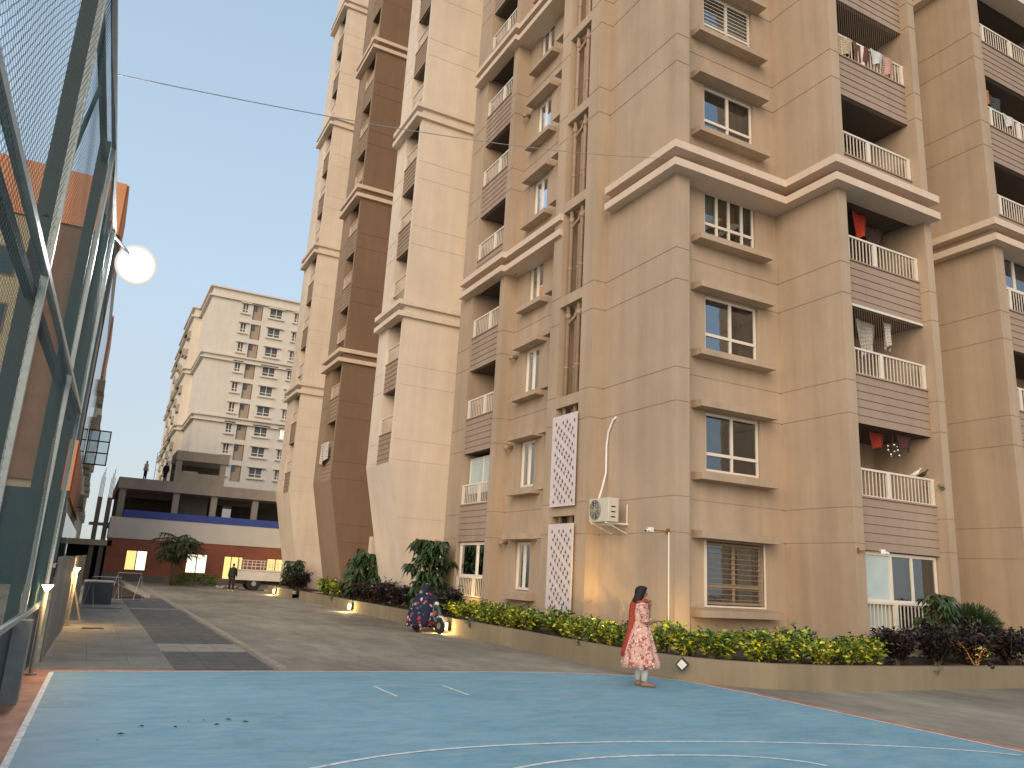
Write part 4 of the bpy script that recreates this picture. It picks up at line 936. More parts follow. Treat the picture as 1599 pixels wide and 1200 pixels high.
rng = np.random.default_rng(2); n = 1600; v = rng.uniform(-1, 1, (n, 3))
link('clipped_hedge', leaves('clipped_hedge', v*[1.25, .3, .32]+[0, 0, .34], v+[0, 0, .8], .13, [M['l_yg'], M['l_g'], M['l_dg']], [.3, .4, .3], rng, .45), None, (6.35, 54.6, 0), label='clipped yellow-green hedge between the palm and the doorway', cat='hedge')
# ---- planter lamps
M['lampface'] = lit('planter_lamp_face', (1, .80, .45), 9)
def planter_lamp(x, y, rz, lab, on=True, tilt=0, z=.2, s=1):
    t = empty('wall_lamp', (x, y, z), rz, label=lab, cat='wall lamp', group='box lamps on the planter wall'); t.rotation_euler = (0, tilt, rz)
    m_ = MB(); m_.box(-.02*s, .05*s, -.10*s, .10*s, -.11*s, .11*s)
    for q in ((-.10, -.085, -.11, .11), (.085, .10, -.11, .11), (-.085, .085, -.11, -.095), (-.085, .085, .095, .11)): m_.box(-.05*s, -.02*s, q[0]*s, q[1]*s, q[2]*s, q[3]*s)
    obj('lamp_box', m_, M['black'], t); m_ = MB(); m_.box(-.105*s if on else -.034*s, -.021*s, -.084*s, .084*s, -.094*s, .094*s); obj('lamp_glass', m_, M['lampface'] if on else M['pvc'], t)
    if on:
        l = bpy.data.lights.new('lamp_light', 'POINT'); l.energy = 26; l.color = (1, .64, .24); l.shadow_soft_size = .05
        o = bpy.data.objects.new('lamp_light', l); C.objects.link(o); o.parent = t; o.location = (-.22, -.05, -.04)
planter_lamp(9.24, 20.95, 0, 'lit box lamp on the planter wall just right of the scooter rider')
planter_lamp(9.24, 30.2, 0, 'lit box lamp on the planter wall between the trailing plant and the purple shrubs')
planter_lamp(9.19, 43.9, 0, 'lit box lamp on the short planter near the truck')
t = empty('wall_lamp', (9.63, 11.45, .30), label='unlit square lamp hanging askew on the planter beside the woman', cat='wall lamp', group='box lamps on the planter wall')
t.rotation_euler = (R(42), 0, R(42)); m_ = MB(); m_.box(-.03, .05, -.085, .085, -.085, .085); obj('lamp_box', m_, M['black'], t); m_ = MB(); m_.box(-.045, -.031, -.062, .062, -.062, .062); obj('lamp_glass', m_, M['pvc'], t)
def spot(x, y, z, tx, ty, tz, e, size, lab, vis=True):
    t = empty('garden_spotlight', (x, y, z), label=lab, cat='spotlight'); d = Vector((tx-x, ty-y, tz-z)).normalized()
    qm = d.to_track_quat('Z', 'Y').to_matrix(); m_ = MB(); m_.tube([(0,0,-.1), (0,0,-.08), (0,0,.04)], [.03, .045, .05], 12); m_.v = [tuple(qm @ Vector(p)) for p in m_.v]; obj('housing', m_, M['black'], t)
    m_ = MB(); m_.tube([(0,0,.041), (0,0,.045)], [.044, .04], 12); m_.v = [tuple(qm @ Vector(p)) for p in m_.v]; obj('lens', m_, M['lamp'], t)
    m_ = MB(); m_.tube([(0, 0, -.15), (0, 0, -.02)], .012, 6); obj('stake', m_, M['black'], t)
    l = bpy.data.lights.new('spot_light', 'SPOT'); l.energy = e; l.color = (1, .62, .2); l.spot_size = R(size); l.spot_blend = 1.0; l.shadow_soft_size = .03
    o = bpy.data.objects.new('spot_light', l); C.objects.link(o); o.parent = t; o.location = tuple(d*.07); o.rotation_euler = (-d).to_track_quat('Z', 'Y').to_euler()
spot(9.75, 14.0, .66, 11.05, 16.5, 1.75, 380, 66, 'small garden spotlight in the crotons throwing yellow light up the corner wall')
spot(10.1, 22.5, .5, 10.8, 23.3, 1.2, 45, 110, 'small garden spotlight glowing at the foot of the bay railing')
spot(10.15, 31.6, .5, 10.95, 33.2, 1.3, 480, 80, 'small garden spotlight shining yellow on the foot of the fin')
spot(10.55, 12.4, .5, 11.3, 13.9, .9, 50, 80, 'small garden spotlight at the foot of the corner near the white conduit')
spot(16.35, 10.05, .45, 16.7, 10.9, .95, 28, 110, 'small bright spotlight on the planter edge under the small green tree')

# ================================================================== WALL EQUIPMENT
t = empty('ac_unit', (10.6, 15.65, 3.02), label='white air conditioner outdoor unit on brackets beside the screens', cat='air conditioner')
m_ = MB(); m_.box(0, .30, -.41, .41, .0, .56); obj('casing', m_, M['ac'], t, bevel=.015)
m_ = MB(); m_.tube([(-.012, .14, .29), (-.004, .14, .29)], .235, 28); obj('fan_recess', m_, M['black'], t)
m_ = MB(); 
for r_ in (.05, .09, .13, .17, .21, .24): m_.tube([(-.022, .14+r_*math.cos(q*math.pi/12), .29+r_*math.sin(q*math.pi/12)) for q in range(25)], .0045, 4)
for q in range(8): m_.tube([(-.022, .14, .29), (-.022, .14+.24*math.cos(q*math.pi/4), .29+.24*math.sin(q*math.pi/4))], .004, 4)
obj('fan_grille', m_, M['ac'], t, kind='stuff')
for i in range(3): m_ = MB(); m_.box(.08, .2, -.414, -.41, .34-.12*i, .37-.12*i); obj('side_mark', m_, M['black'], t)
for y_ in (-.3, .3):
    m_ = MB(); m_.box(.0, .66, y_-.02, y_+.02, -.04, -.002); m_.tube([(.62, y_, -.02), (.62, y_, .45)], .015, 4); m_.tube([(.05, y_, -.03), (.62, y_, -.24)], .012, 4); obj('bracket', m_, M['pvc'], t)
t2 = MB(); t2.tube([(10.8, 15.95, 3.58), (11.0, 16.1, 3.9), (11.17, 16.2, 4.3), (11.2, 16.25, 5.0), (11.2, 16.18, 5.35), (11.2, 16.0, 5.62), (11.24, 15.9, 5.7)], .028, 8)
obj('refrigerant_pipe', t2, M['pvc'], smooth=True, label='white wrapped pipe climbing the wall above the air conditioner', cat='pipe')
def cctv(x, y, z, rz, lab, rail=.42):
    t = empty('security_camera', (x, y, z), rz, label=lab, cat='security camera', group='white security cameras on rusty arms')
    m_ = MB(); m_.box(0, .012, -.06, .06, -.06, .06); m_.box(-rail, 0, -.012, .012, -.012, .012); obj('arm', m_, M['rust'], t)
    m_ = MB(); m_.box(-rail-.10, -rail, -.05, .05, -.045, .055); obj('junction_box', m_, M['pvc'], t, bevel=.006)
    m_ = MB(); m_.tube([(-rail-.09, 0, -.0), (-rail-.2, -.02, -.03)], .034, 12); obj('camera_body', m_, M['pvc'], t, smooth=False)
    m_ = MB(); m_.tube([(-rail-.2, -.02, -.03), (-rail-.207, -.022, -.032)], .026, 12); obj('lens', m_, M['black'], t)
cctv(11.235, 13.85, 2.80, 0, 'white security camera on a rusty arm above the conduit at the building corner')
cctv(15.05, 11.985, 2.62, R(155), 'white security camera on a rusty arm above the frosted balcony window', .50)
m_ = MB(); m_.tube([(11.225, 13.80, 2.78), (11.225, 13.80, .45)], .018, 8); m_.tube([(11.225, 13.80, .78), (11.225, 13.60, .78), (11.5, 13.595, .78)], .008, 6)
obj('wall_conduit', m_, M['pvc'], smooth=True, label='thin white conduit running down the corner wall below the camera', cat='pipe')
# laundry and balcony things
def cloth(name, pts_top, drop, col, lab, cat, axis='y', rough=.9, fold=.03, group=None):
    (a, c_, z0_), (b, c2, z1_) = pts_top; m_ = MB(); nu, nv = 14, 8; rings = []
    for j in range(nv+1):
        row = []
        for i in range(nu+1):
            u = i/nu; v = j/nv; f = fold*math.sin(u*9+v*1.3+a)*(.3+v); z = z0_+(z1_-z0_)*u-drop*v*(1-.12*math.sin(u*5+b))
            p = (a+(b-a)*(.5+(u-.5)*(1-.18*v)), c_+(c2-c_)*u+f, z); row.append(p if axis == 'y' else (p[1], p[0], p[2]))
        rings.append(row)
    for j in range(nv):
        for i in range(nu): m_.quad(rings[j][i], rings[j][i+1], rings[j+1][i+1], rings[j+1][i])
    m = M.setdefault(str(col), mat('cloth_fabric', col, rough, noise=(7, .18))); o = obj(name, m_, m, smooth=True, label=lab, cat=cat, group=group)
    sd = o.modifiers.new('thickness', 'SOLIDIFY'); sd.thickness = .006
L5 = L(4)+1.81
cloth('hanging_cloth', ((15.5, 12.33, L5), (16.25, 12.33, L5)), .62, (.50, .40, .27), 'beige cloth over the topmost visible railing of the near balconies', 'laundry')
cloth('hanging_cloth', ((16.28, 12.33, L5), (17.0, 12.33, L5)), .58, (.16, .06, .04), 'dark red-brown cloth over the topmost visible railing', 'laundry')
cloth('hanging_cloth', ((16.98, 12.30, L5+.01), (17.5, 12.30, L5+.01)), .45, (.62, .63, .63), 'white cloth over the topmost visible railing beside the brown one', 'laundry')
cloth('hanging_cloth', ((17.48, 12.31, L5), (17.95, 12.31, L5)), .62, (.55, .33, .27), 'pink cloth over the topmost visible railing at its right end', 'laundry')
cloth('hanging_cloth', ((16.35, 12.7, L(3)-.15), (17.0, 12.75, L(3)-.15)), .75, (.55, .06, .03), 'bright red garment hanging under the cornice balcony ceiling', 'laundry', fold=.07)
cloth('hanging_cloth', ((15.6, 12.9, L(3)-.25), (16.3, 12.9, L(3)-.25)), 1.0, (.05, .07, .10), 'dark blue garment hanging left of the red one', 'laundry', fold=.07)
cloth('hanging_cloth', ((15.9, 12.75, L(2)+1.75), (16.2, 12.75, L(2)+1.75)), .7, (.09, .25, .40), 'blue towel behind the railing under the cornice balcony', 'laundry', fold=.03)
cloth('hanging_cloth', ((17.0, 12.9, L(3)-.3), (17.9, 12.9, L(3)-.3)), .6, (.10, .06, .06), 'dark maroon garments hanging at the right of the red one', 'laundry', fold=.09)
cloth('hanging_cloth', ((16.4, 12.8, L(2)-.15), (17.15, 12.8, L(2)-.2)), .95, (.48, .46, .43), 'grey-white shirt hanging in the third floor balcony', 'laundry', fold=.08)
cloth('hanging_cloth', ((15.5, 12.9, L(2)-.15), (15.95, 12.9, L(2)-.15)), .55, (.40, .12, .10), 'faded red garment at the left of the third floor balcony', 'laundry', fold=.06)
cloth('hanging_cloth', ((15.95, 12.85, L(2)-.1), (16.35, 12.85, L(2)-.1)), .8, (.08, .12, .11), 'dark green garment hanging beside the grey-white shirt', 'laundry', fold=.06)
cloth('hanging_cloth', ((16.6, 12.75, L(1)-.12), (17.2, 12.75, L(1)-.12)), .42, (.32, .04, .02), 'dark red cloth under the ceiling of the first floor balcony', 'laundry', fold=.05)
cloth('hanging_cloth', ((37.3, 9.5, L(1)+1.80), (38.9, 9.5, L(1)+1.80)), .95, (.60, .55, .52), 'pale bedsheet hanging out over the lowest railing of the brown fin', 'laundry', axis='x', fold=.05)
cloth('hanging_cloth', ((22.0, 12.3, L(4)+2.5), (22.5, 12.3, L(4)+2.5)), .6, (.55, .18, .05), 'orange garment hanging in the far right balcony', 'laundry', fold=.07)
cloth('hanging_cloth', ((22.5, 12.35, L(4)+2.45), (23.2, 12.35, L(4)+2.45)), .8, (.05, .06, .07), 'black garment hanging beside the orange one in the far right balcony', 'laundry', fold=.08)
cloth('hanging_cloth', ((22.9, 12.17, L(4)+1.81), (23.5, 12.17, L(4)+1.81)), .4, (.60, .60, .60), 'white cloth over the far right railing', 'laundry')
cloth('hanging_cloth', ((17.2, 12.6, L(2)-.15), (17.55, 12.6, L(2)-.15)), .7, (.60, .58, .55), 'white towel hanging right of the grey-white shirt', 'laundry', fold=.06)
cloth('hanging_cloth', ((15.45, 12.5, L(3)-.2), (15.9, 12.5, L(3)-.2)), 1.15, (.03, .04, .06), 'nearly black garment at the left end of the cornice balcony', 'laundry', fold=.06)
cloth('hanging_cloth', ((17.3, 12.5, L(1)-.15), (17.9, 12.5, L(1)-.15)), .35, (.08, .03, .03), 'dark maroon cloth under the ceiling beside the silver balls', 'laundry', fold=.05)
t = empty('hanging_ornament', (17.3, 12.6, L(1)-.42), label='cluster of shiny silver balls hanging in the first floor balcony', cat='ornament')
M['chrome'] = mat('shiny_silver', (.75, .75, .75), .15, .9); random.seed(8)
for i in range(9): m_ = MB(); a_ = i*.7; m_.ell((.16*math.cos(a_), .1*math.sin(a_), -.12*(i % 3)), (.035, .035, .035)); obj('ball', m_, M['chrome'], t, smooth=True)
m_ = MB(); m_.tube([(0, 0, .3), (0, 0, -.25)], .006, 4); obj('cord', m_, M['black'], t)
t = empty('plastic_stool', (17.35, 12.85, L(0)+.14+.45), label='small white stool behind the first floor railing', cat='stool')
m_ = MB(); m_.box(-.17, .17, -.17, .17, .42, .46); obj('seat', m_, M['pvc'], t)
for sx in (-.15, .15):
    for sy in (-.15, .15): m_ = MB(); m_.tube([(sx*.9, sy*.9, .42), (sx*1.1, sy*1.1, -.45)], .02, 6); obj('leg', m_, M['pvc'], t)
def bird(x, col, lab):
    t = empty('perched_bird', (x, 12.35, L(0)+1.80), R(-60), label=lab, cat='bird'); m_ = MB()
    m_.loft([[(cx+rx*0, r_*math.cos(q*.785), cz+r_*1.1*math.sin(q*.785)) for q in range(8)] for cx, cz, r_, rx in ((-.15, .03, .008, 0), (-.08, .05, .03, 0), (0, .08, .055, 0), (.06, .11, .05, 0), (.09, .16, .028, 0), (.10, .19, .026, 0), (.125, .195, .012, 0), (.145, .19, .002, 0))]); obj('body', m_, col, t, smooth=True)
    for q in (-.02, .02): m_ = MB(); m_.tube([(.01, q, .04), (.02, q, 0)], .004, 4); obj('leg', m_, M['rust'], t)
bird(17.75, M['pvc'], 'small pale bird perched on the first floor railing'); bird(18.02, M['black'], 'small black bird perched on the first floor railing')
plant(tra[0], 'balcony_plant', 18.45, 12.12, L(0)+1.45, .8, 'grey-green plant spilling over the right end of the first floor railing', 'plant')
nb = MB()
for k in (2, 4):
    for i in range(36): u = 15.36+i*.085; nb.box(u-.002, u+.002, 12.305, 12.309, L(k)+1.8, L(k+1)-.1) if k != 2 else nb.box(u-.002, u+.002, 12.305, 12.309, L(1)+1.8, L(2)-.1)
part('bird_net', nb, M['pipe'], kind='stuff')
mb = MB(); NB.box(mb, 15.32, 18.38, -.03, -.002, L(2)-.12, L(2)-.06); part('awning_rail', mb, M['white'])

# ================================================================== TRUCK
M['truckw'] = mat('truck_white_paint', (.62, .60, .55), .45, noise=(2, .12)); M['tyre'] = mat('tyre_rubber', (.02, .02, .02), .85)
t = empty('pickup_truck', (9.35, 50, 0), 0, label='white pickup truck with a slatted cargo cage parked before the red building', cat='truck')
def tpz(name, boxes, mtl, **k):
    m_ = MB()
    for b_ in boxes: m_.box(*b_)
    return obj(name, m_, mtl, t, **k)
tpz('cargo_bed', [(-1.45, 1.35, -.8, .8, .58, 1.12), (-1.5, 1.4, -.84, .84, 1.12, 1.2)], M['truckw'], bevel=.02)
for y_ in (-.8, .8):
    for z_ in (1.38, 1.56, 1.72): tpz('cage_rail', [(-1.1, .95, y_-.015, y_+.015, z_, z_+.035)], M['truckw'])
    for x_ in (-1.1, -.6, -.1, .4, .92): tpz('cage_post', [(x_, x_+.035, y_-.02, y_+.02, 1.2, 1.755)], M['truckw'])
m_ = MB(); m_.prismy([(1.45, .5), (2.9, .5), (2.9, .95), (2.6, 1.05), (2.25, 1.62), (1.45, 1.62)], -.78, .78); cb_ = obj('cab', m_, M['truckw'], t, bevel=.04)
m_ = MB(); m_.prismy([(1.62, 1.12), (2.42, 1.12), (2.2, 1.52), (1.62, 1.52)], -.79, -.785); obj('side_window', m_, M['lglass'], cb_)
tpz('chassis', [(-1.3, 2.7, -.35, .35, .36, .56)], M['black'])
for x_ in (-.35, 2.2):
    for y_ in (-.78, .6):
        m_ = MB(); m_.tube([(0, 0, 0), (0, .03, 0), (0, .17, 0), (0, .2, 0)], [.34, .40, .40, .34], 24); w_ = obj('wheel', m_, M['tyre'], t, loc=(x_, y_, .40)); m_ = MB(); m_.tube([(0, -.005, 0), (0, .01, 0)], [.13, .15], 16); obj('rim', m_, M['steel'], w_)
for i, (x, y, s_) in enumerate(((7.3, 50.6, .3), (8.15, 51.4, .34))):
    m_ = MB(); rng = np.random.default_rng(i+5)
    for k in range(7): c = rng.uniform(-1, 1, 3); m_.ell((c[0]*s_, c[1]*s_*.6, .07+.05*(k % 2)), (.13, .11, .08), 8, 5)
    obj('rubble_pile', m_, M['palepave'], loc=(x, y, 0), label=('small heap of pale stones left of the walking man' if i == 0 else 'heap of pale stones under the tail of the truck'), cat='rubble', kind=None)

# ================================================================== PEOPLE
def skin_body(name, nodes, edges, mats, parent, sub_=2, root=0):
    me = bpy.data.meshes.new(name); me.from_pydata([n[:3] for n in nodes], edges, []); me.update()
    for m in (mats if isinstance(mats, list) else [mats]): me.materials.append(m)
    o = bpy.data.objects.new(name, me); C.objects.link(o); o.parent = parent
    sk = o.modifiers.new('skin', 'SKIN'); sk.use_smooth_shade = True
    for i, n in enumerate(nodes):
        r_ = n[3]; rr = (r_, r_) if not isinstance(r_, tuple) else r_
        me.skin_vertices[0].data[i].radius = rr; me.skin_vertices[0].data[i].use_root = (i == root)
    s_ = o.modifiers.new('sub', 'SUBSURF'); s_.levels = sub_; s_.render_levels = sub_
    return o
def figure(parent, mats, hgt, arms, legs, lean=0, head_fwd=.02, wid=1.0, fingers=True):
    """x forward, y left; arms = ((elbow),(hand)) x2; legs = ((knee),(ankle)) x2, in metres"""
    k = hgt/1.7; N, E = [], []
    def nd(x, y, z, r): N.append((x, y, z, r)); return len(N)-1
    pel = nd(0, 0, .93*k, .115*k*wid); wa = nd(lean*.3, 0, 1.08*k, (.115*k*wid, .09*k)); ch = nd(lean*.7, 0, 1.28*k, (.14*k*wid, .10*k)); sh = nd(lean, 0, 1.41*k, (.09*k, .07*k)); nk = nd(lean+.01, 0, 1.49*k, .048*k)
    hd = nd(lean+head_fwd, 0, 1.58*k, (.07*k, .08*k)); ht = nd(lean+head_fwd-.01, 0, 1.655*k, (.062*k, .075*k)); ns = nd(lean+head_fwd+.105*k, 0, 1.575*k, .009*k); chn = nd(lean+head_fwd+.065*k, 0, 1.525*k, .022*k)
    E += [(pel, wa), (wa, ch), (ch, sh), (sh, nk), (nk, hd), (hd, ht), (hd, ns), (hd, chn)]
    for sgn, (el, hn) in zip((1, -1), arms):
        s0 = nd(lean, sgn*.165*k*wid, 1.385*k, .052*k); e0 = nd(el[0], el[1], el[2], .037*k); w0 = nd(hn[0], hn[1], hn[2], .025*k); E += [(sh, s0), (s0, e0), (e0, w0)]
        d = (Vector(hn)-Vector(el)).normalized(); p = Vector(hn)+d*.07; pm = nd(p.x, p.y, p.z, (.030*k, .016*k)); E.append((w0, pm))
        if fingers:
            s_ = d.cross(Vector((0, 0, 1))); s_ = s_.normalized() if s_.length > .1 else Vector((0, 1, 0)); up = s_.cross(d)
            for q, (o_, ln) in enumerate(((-.027, .06), (-.009, .075), (.009, .07), (.027, .052))):
                a1 = p+d*.03+s_*o_; a2 = a1+d*ln*.55+up*-.004; a3 = a2+d*ln*.35+up*-.025; i1 = nd(*a1, .0085*k); i2 = nd(*a2, .0075*k); i3 = nd(*a3, .006*k); E += [(pm, i1), (i1, i2), (i2, i3)]
            a1 = p-d*.02+s_*-.03; a2 = a1+d*.03+s_*-.02; i1 = nd(*a1, .010*k); i2 = nd(*a2, .008*k); E += [(pm, i1), (i1, i2)]
    for sgn, (kn, an) in zip((1, -1), legs):
        h0 = nd(0, sgn*.09*k*wid, .86*k, .085*k*wid); k0 = nd(*kn, .055*k); a0 = nd(*an, .038*k); f0 = nd(an[0]+.05, an[1], max(.035, an[2]-.055), .036*k); t0 = nd(an[0]+.15*k, an[1], max(.03, an[2]-.06), .03*k); E += [(pel, h0), (h0, k0), (k0, a0), (a0, f0), (f0, t0)]
    return skin_body('body', N, E, mats, parent)
M['skin'] = mat('brown_skin', (.30, .155, .09), .55); M['hair'] = mat('black_hair', (.010, .007, .006), .75, noise=(20, .3))
def floral(name, base, cols, scale, thr=.32):
    m = bpy.data.materials.new(name); m.use_nodes = True; t_ = m.node_tree; b = t_.nodes['Principled BSDF']; b.inputs['Roughness'].default_value = .85
    g = t_.nodes.new('ShaderNodeTexCoord'); prev = None; src = base
    for i, (c_, sc_, th) in enumerate(cols):
        v = t_.nodes.new('ShaderNodeTexVoronoi'); v.inputs['Scale'].default_value = sc_*scale; v.inputs['Randomness'].default_value = .8
        n_ = t_.nodes.new('ShaderNodeTexNoise'); n_.inputs['Scale'].default_value = 22; n_.inputs['Detail'].default_value = 2
        mp = t_.nodes.new('ShaderNodeMapping'); mp.inputs['Location'].default_value = (i*3.1, i*1.7, i*.9); ad = t_.nodes.new('ShaderNodeMix'); ad.data_type = 'VECTOR'; ad.inputs[0].default_value = .12
        t_.links.new(g.outputs['Object'], mp.inputs[0]); t_.links.new(g.outputs['Object'], n_.inputs[0]); t_.links.new(mp.outputs[0], ad.inputs[4]); t_.links.new(n_.outputs[1], ad.inputs[5]); t_.links.new(ad.outputs[1], v.inputs[0])
        r_ = t_.nodes.new('ShaderNodeValToRGB'); r_.color_ramp.interpolation = 'CONSTANT'; r_.color_ramp.elements[0].color = (1,1,1,1); r_.color_ramp.elements[1].position = th; r_.color_ramp.elements[1].color = (0,0,0,1)
        t_.links.new(v.outputs['Distance'], r_.inputs[0]); mx = t_.nodes.new('ShaderNodeMix'); mx.data_type = 'RGBA'
        t_.links.new(r_.outputs[0], mx.inputs[0]); mx.inputs[7].default_value = (*c_, 1)
        if prev: t_.links.new(prev, mx.inputs[6])
        else: mx.inputs[6].default_value = (*base, 1)
        prev = mx.outputs[2]
    t_.links.new(prev, b.inputs['Base Color']); return m
def gown(levels, name, m, parent, n=48, folds=9, amp=.06, smooth=True, open_top=True):
    """levels: (cx, cy, z, rx, ry, fold amount)"""
    mb_ = MB(); rings = []
    for cx, cy, z, rx, ry, fa in levels:
        rings.append([(cx+rx*(1+fa*amp*math.sin(folds*a+math.sin(a*2)+z))*math.cos(a), cy+ry*(1+fa*amp*math.sin(folds*a+math.sin(a*3)+z))*math.sin(a), z+.01*fa*math.sin(folds*a*.7)) for a in [2*math.pi*i/n for i in range(n)]])
    mb_.loft(rings, cap=False); o = obj(name, mb_, m, parent, smooth=smooth); sd = o.modifiers.new('thick', 'SOLIDIFY'); sd.thickness = .006; return o
# woman in the pink kameez
wm = empty('person', (8.40, 11.05, .012), R(-30), label='woman in pink floral dress and red scarf standing at the court edge, hand raised', cat='person')
HW = 1.585; k_ = HW/1.7
bd = figure(wm, [M['skin']], HW, (((.15, .17, 1.02), (.15, .07, 1.24)), ((.06, -.20, 1.00), (.20, -.08, 1.03))), (((.02, .08, .46), (-.02, .08, .09)), ((.05, -.08, .46), (.06, -.075, .09))), wid=1.0)
flo = floral('pink_floral_print', (.66, .40, .33), [((.42, .10, .085), 12, .40), ((.78, .64, .56), 17, .30), ((.26, .12, .06), 22, .26)], 1)
gown([(.0,0,1.335,.06,.15,0), (0,0,1.30,.10,.185,.1), (.0,0,1.18,.135,.165,.1), (.01,0,1.04,.125,.15,.2), (.0,0,.92,.155,.18,.6), (0,0,.75,.20,.225,1), (.0,0,.55,.25,.27,1.3), (.01,0,.38,.29,.30,1.6), (.01,0,.285,.30,.31,1.8)], 'dress', flo, wm, folds=11, amp=.07)
for sgn, pts in ((1, [(0, .155, 1.29), (.075, .17, 1.16), (.145, .17, 1.03)]), (-1, [(0, -.155, 1.29), (.03, -.185, 1.15), (.055, -.20, 1.02)])):
    m_ = MB(); m_.tube(pts, [.075, .066, .058], 14, caps=False); obj('sleeve', m_, flo, wm, smooth=True)
M['legw'] = mat('white_leggings', (.72, .70, .66), .8); M['shoe'] = mat('tan_shoe', (.28, .17, .11), .6)
for sgn, x0 in ((1, -.02), (-1, .06)):
    m_ = MB(); m_.tube([(x0+.02, .08*sgn, .5), (x0+.005, .08*sgn, .28), (x0, .078*sgn, .085)], [.075, .068, .048], 12); obj('legging', m_, M['legw'], wm, smooth=True)
    m_ = MB(); m_.loft([[(x0+cx, .078*sgn+w__*math.cos(q*.524), max(.0, cz+hh*math.sin(q*.524))) for q in range(12)] for cx, w__, cz, hh in ((-.05, .02, .03, .03), (-.035, .036, .035, .04), (.03, .038, .035, .05), (.10, .044, .028, .035), (.16, .036, .022, .025), (.185, .012, .018, .014))]); obj('shoe', m_, M['shoe'], wm, smooth=True)
# hair: crown cap and shoulder-length fall at the back of the head
m_ = MB(); hz = 1.605*k_
m_.loft([[(.015+cx+rx*math.cos(q*.449), ry*math.sin(q*.449), z) for q in range(14)] for cx, rx, ry, z in ((-.10, .055, .085, 1.27), (-.095, .07, .105, 1.32), (-.075, .085, .108, 1.37), (-.05, .088, .10, 1.42), (-.035, .090, .096, 1.46), (-.028, .096, .094, 1.50), (-.018, .100, .092, 1.54), (-.005, .096, .084, 1.572), (.0, .062, .056, 1.596), (0, .015, .015, 1.604))]); obj('hair', m_, M['hair'], wm, smooth=True)
M['redscarf'] = mat('rust_red_scarf', (.34, .045, .02), .8, noise=(9, .25))
m_ = MB(); nv = 16
m_.loft([[(cx+rx*math.cos(q)*(1+.12*math.sin(3*q+z*9)), cy+ry*math.sin(q)*(1+.10*math.sin(4*q+z*5)), z) for q in [i*math.pi/10 for i in range(20)]] for cx, cy, z, rx, ry in ((-.02, .03, 1.40, .03, .06), (-.08, .03, 1.37, .055, .10), (-.125, .01, 1.29, .055, .11), (-.145, 0, 1.15, .052, .10), (-.155, 0, 1.0, .055, .095), (-.175, 0, .85, .065, .095), (-.20, 0, .68, .075, .10), (-.225, 0, .54, .085, .105), (-.235, 0, .46, .088, .11), (-.235, 0, .45, .06, .08))])
obj('scarf', m_, M['redscarf'], wm, smooth=True)
m_ = MB(); m_.tube([(.09*math.cos(a), .125*math.sin(a), 1.335+.02*math.cos(a)) for a in [math.pi*2*i/20 for i in range(21)]], .036, 8); obj('scarf_wrap', m_, M['redscarf'], wm, smooth=True)
M['eye'] = mat('eye', (.02, .015, .012), .3)
for sgn in (1, -1):
    m_ = MB(); m_.ell((.094, .028*sgn, 1.487), (.006, .012, .006), 8, 5); obj('eye', m_, M['eye'], wm, smooth=True)
m_ = MB(); m_.ell((.091, 0, 1.432), (.008, .02, .006), 8, 5); obj('mouth', m_, mat('lips', (.28, .08, .06), .5), wm, smooth=True)
# scooter with rider in navy shawl
sc = empty('motor_scooter', (8.78, 21.35, 0), R(-78), label='motor scooter coming up the road, mostly hidden by its rider\'s shawl', cat='scooter')
M['scoot'] = mat('teal_scooter_paint', (.10, .22, .19), .35)
def wheel(x): m_ = MB(); m_.tube([(x, -.045, .22), (x, -.03, .22), (x, .03, .22), (x, .045, .22)], [.17, .215, .215, .17], 24); w_ = obj('wheel', m_, M['tyre'], sc); m_ = MB(); m_.tube([(x, -.05, .22), (x, .05, .22)], .085, 16); obj('rim', m_, M['steel'], w_)
wheel(.62); wheel(-.58)
m_ = MB(); m_.loft([[(.62+.25*math.cos(a), .055*math.cos(q), .22+.25*math.sin(a)+.02*math.sin(q)) for q in [i*math.pi/5 for i in range(10)]] for a in [R(x_) for x_ in range(25, 150, 15)]]); obj('front_fender', m_, M['pvc'], sc, smooth=True)
m_ = MB(); m_.loft([[(x_, w_*math.cos(q), z_+.03*math.sin(q)) for q in [i*math.pi/6 for i in range(12)]] for x_, w_, z_ in ((.50, .10, .32), (.46, .13, .42), (.42, .13, .56), (.38, .10, .72), (.34, .07, .84))]); obj('front_apron', m_, M['scoot'], sc, smooth=True)
m_ = MB(); m_.tube([(.40, -.30, .95), (.42, -.1, .96), (.42, .1, .96), (.40, .30, .95)], .018, 8); obj('handlebar', m_, M['black'], sc)
m_ = MB(); m_.ell((.40, 0, .80), (.05, .07, .05)); obj('headlight', m_, M['pvc'], sc, smooth=True)
m_ = MB(); m_.box(-.1, .42, -.14, .14, .24, .29); obj('footboard', m_, M['black'], sc); m_ = MB(); m_.loft([[(x_, w_*math.cos(q), z_+h__*math.sin(q)) for q in [i*math.pi/6 for i in range(12)]] for x_, w_, z_, h__ in ((-.1, .13, .42, .14), (-.3, .17, .46, .18), (-.55, .16, .52, .16), (-.78, .08, .58, .08))]); obj('rear_body', m_, M['scoot'], sc, smooth=True)
m_ = MB(); m_.box(-.72, -.05, -.13, .13, .66, .73); obj('seat', m_, M['black'], sc, bevel=.03)
rd = empty('person', (8.78, 21.35, 0), R(-78), label='scooter rider wrapped in a loose navy shawl with red and white motifs', cat='person')
N_ = figure(rd, [M['skin']], 1.55, (((.05, .26, .88), (.32, .26, .93)), ((.05, -.26, .88), (.32, -.26, .93))), (((.28, .15, .66), (.22, .16, .33)), ((.26, -.17, .60), (.14, -.24, .10))), wid=1.05)
N_.location = (-.22, 0, -.17)
nav = floral('navy_print_cloth', (.012, .014, .045), [((.42, .045, .035), 5.0, .26), ((.55, .52, .52), 6.2, .22), ((.10, .22, .25), 7, .15)], 1)
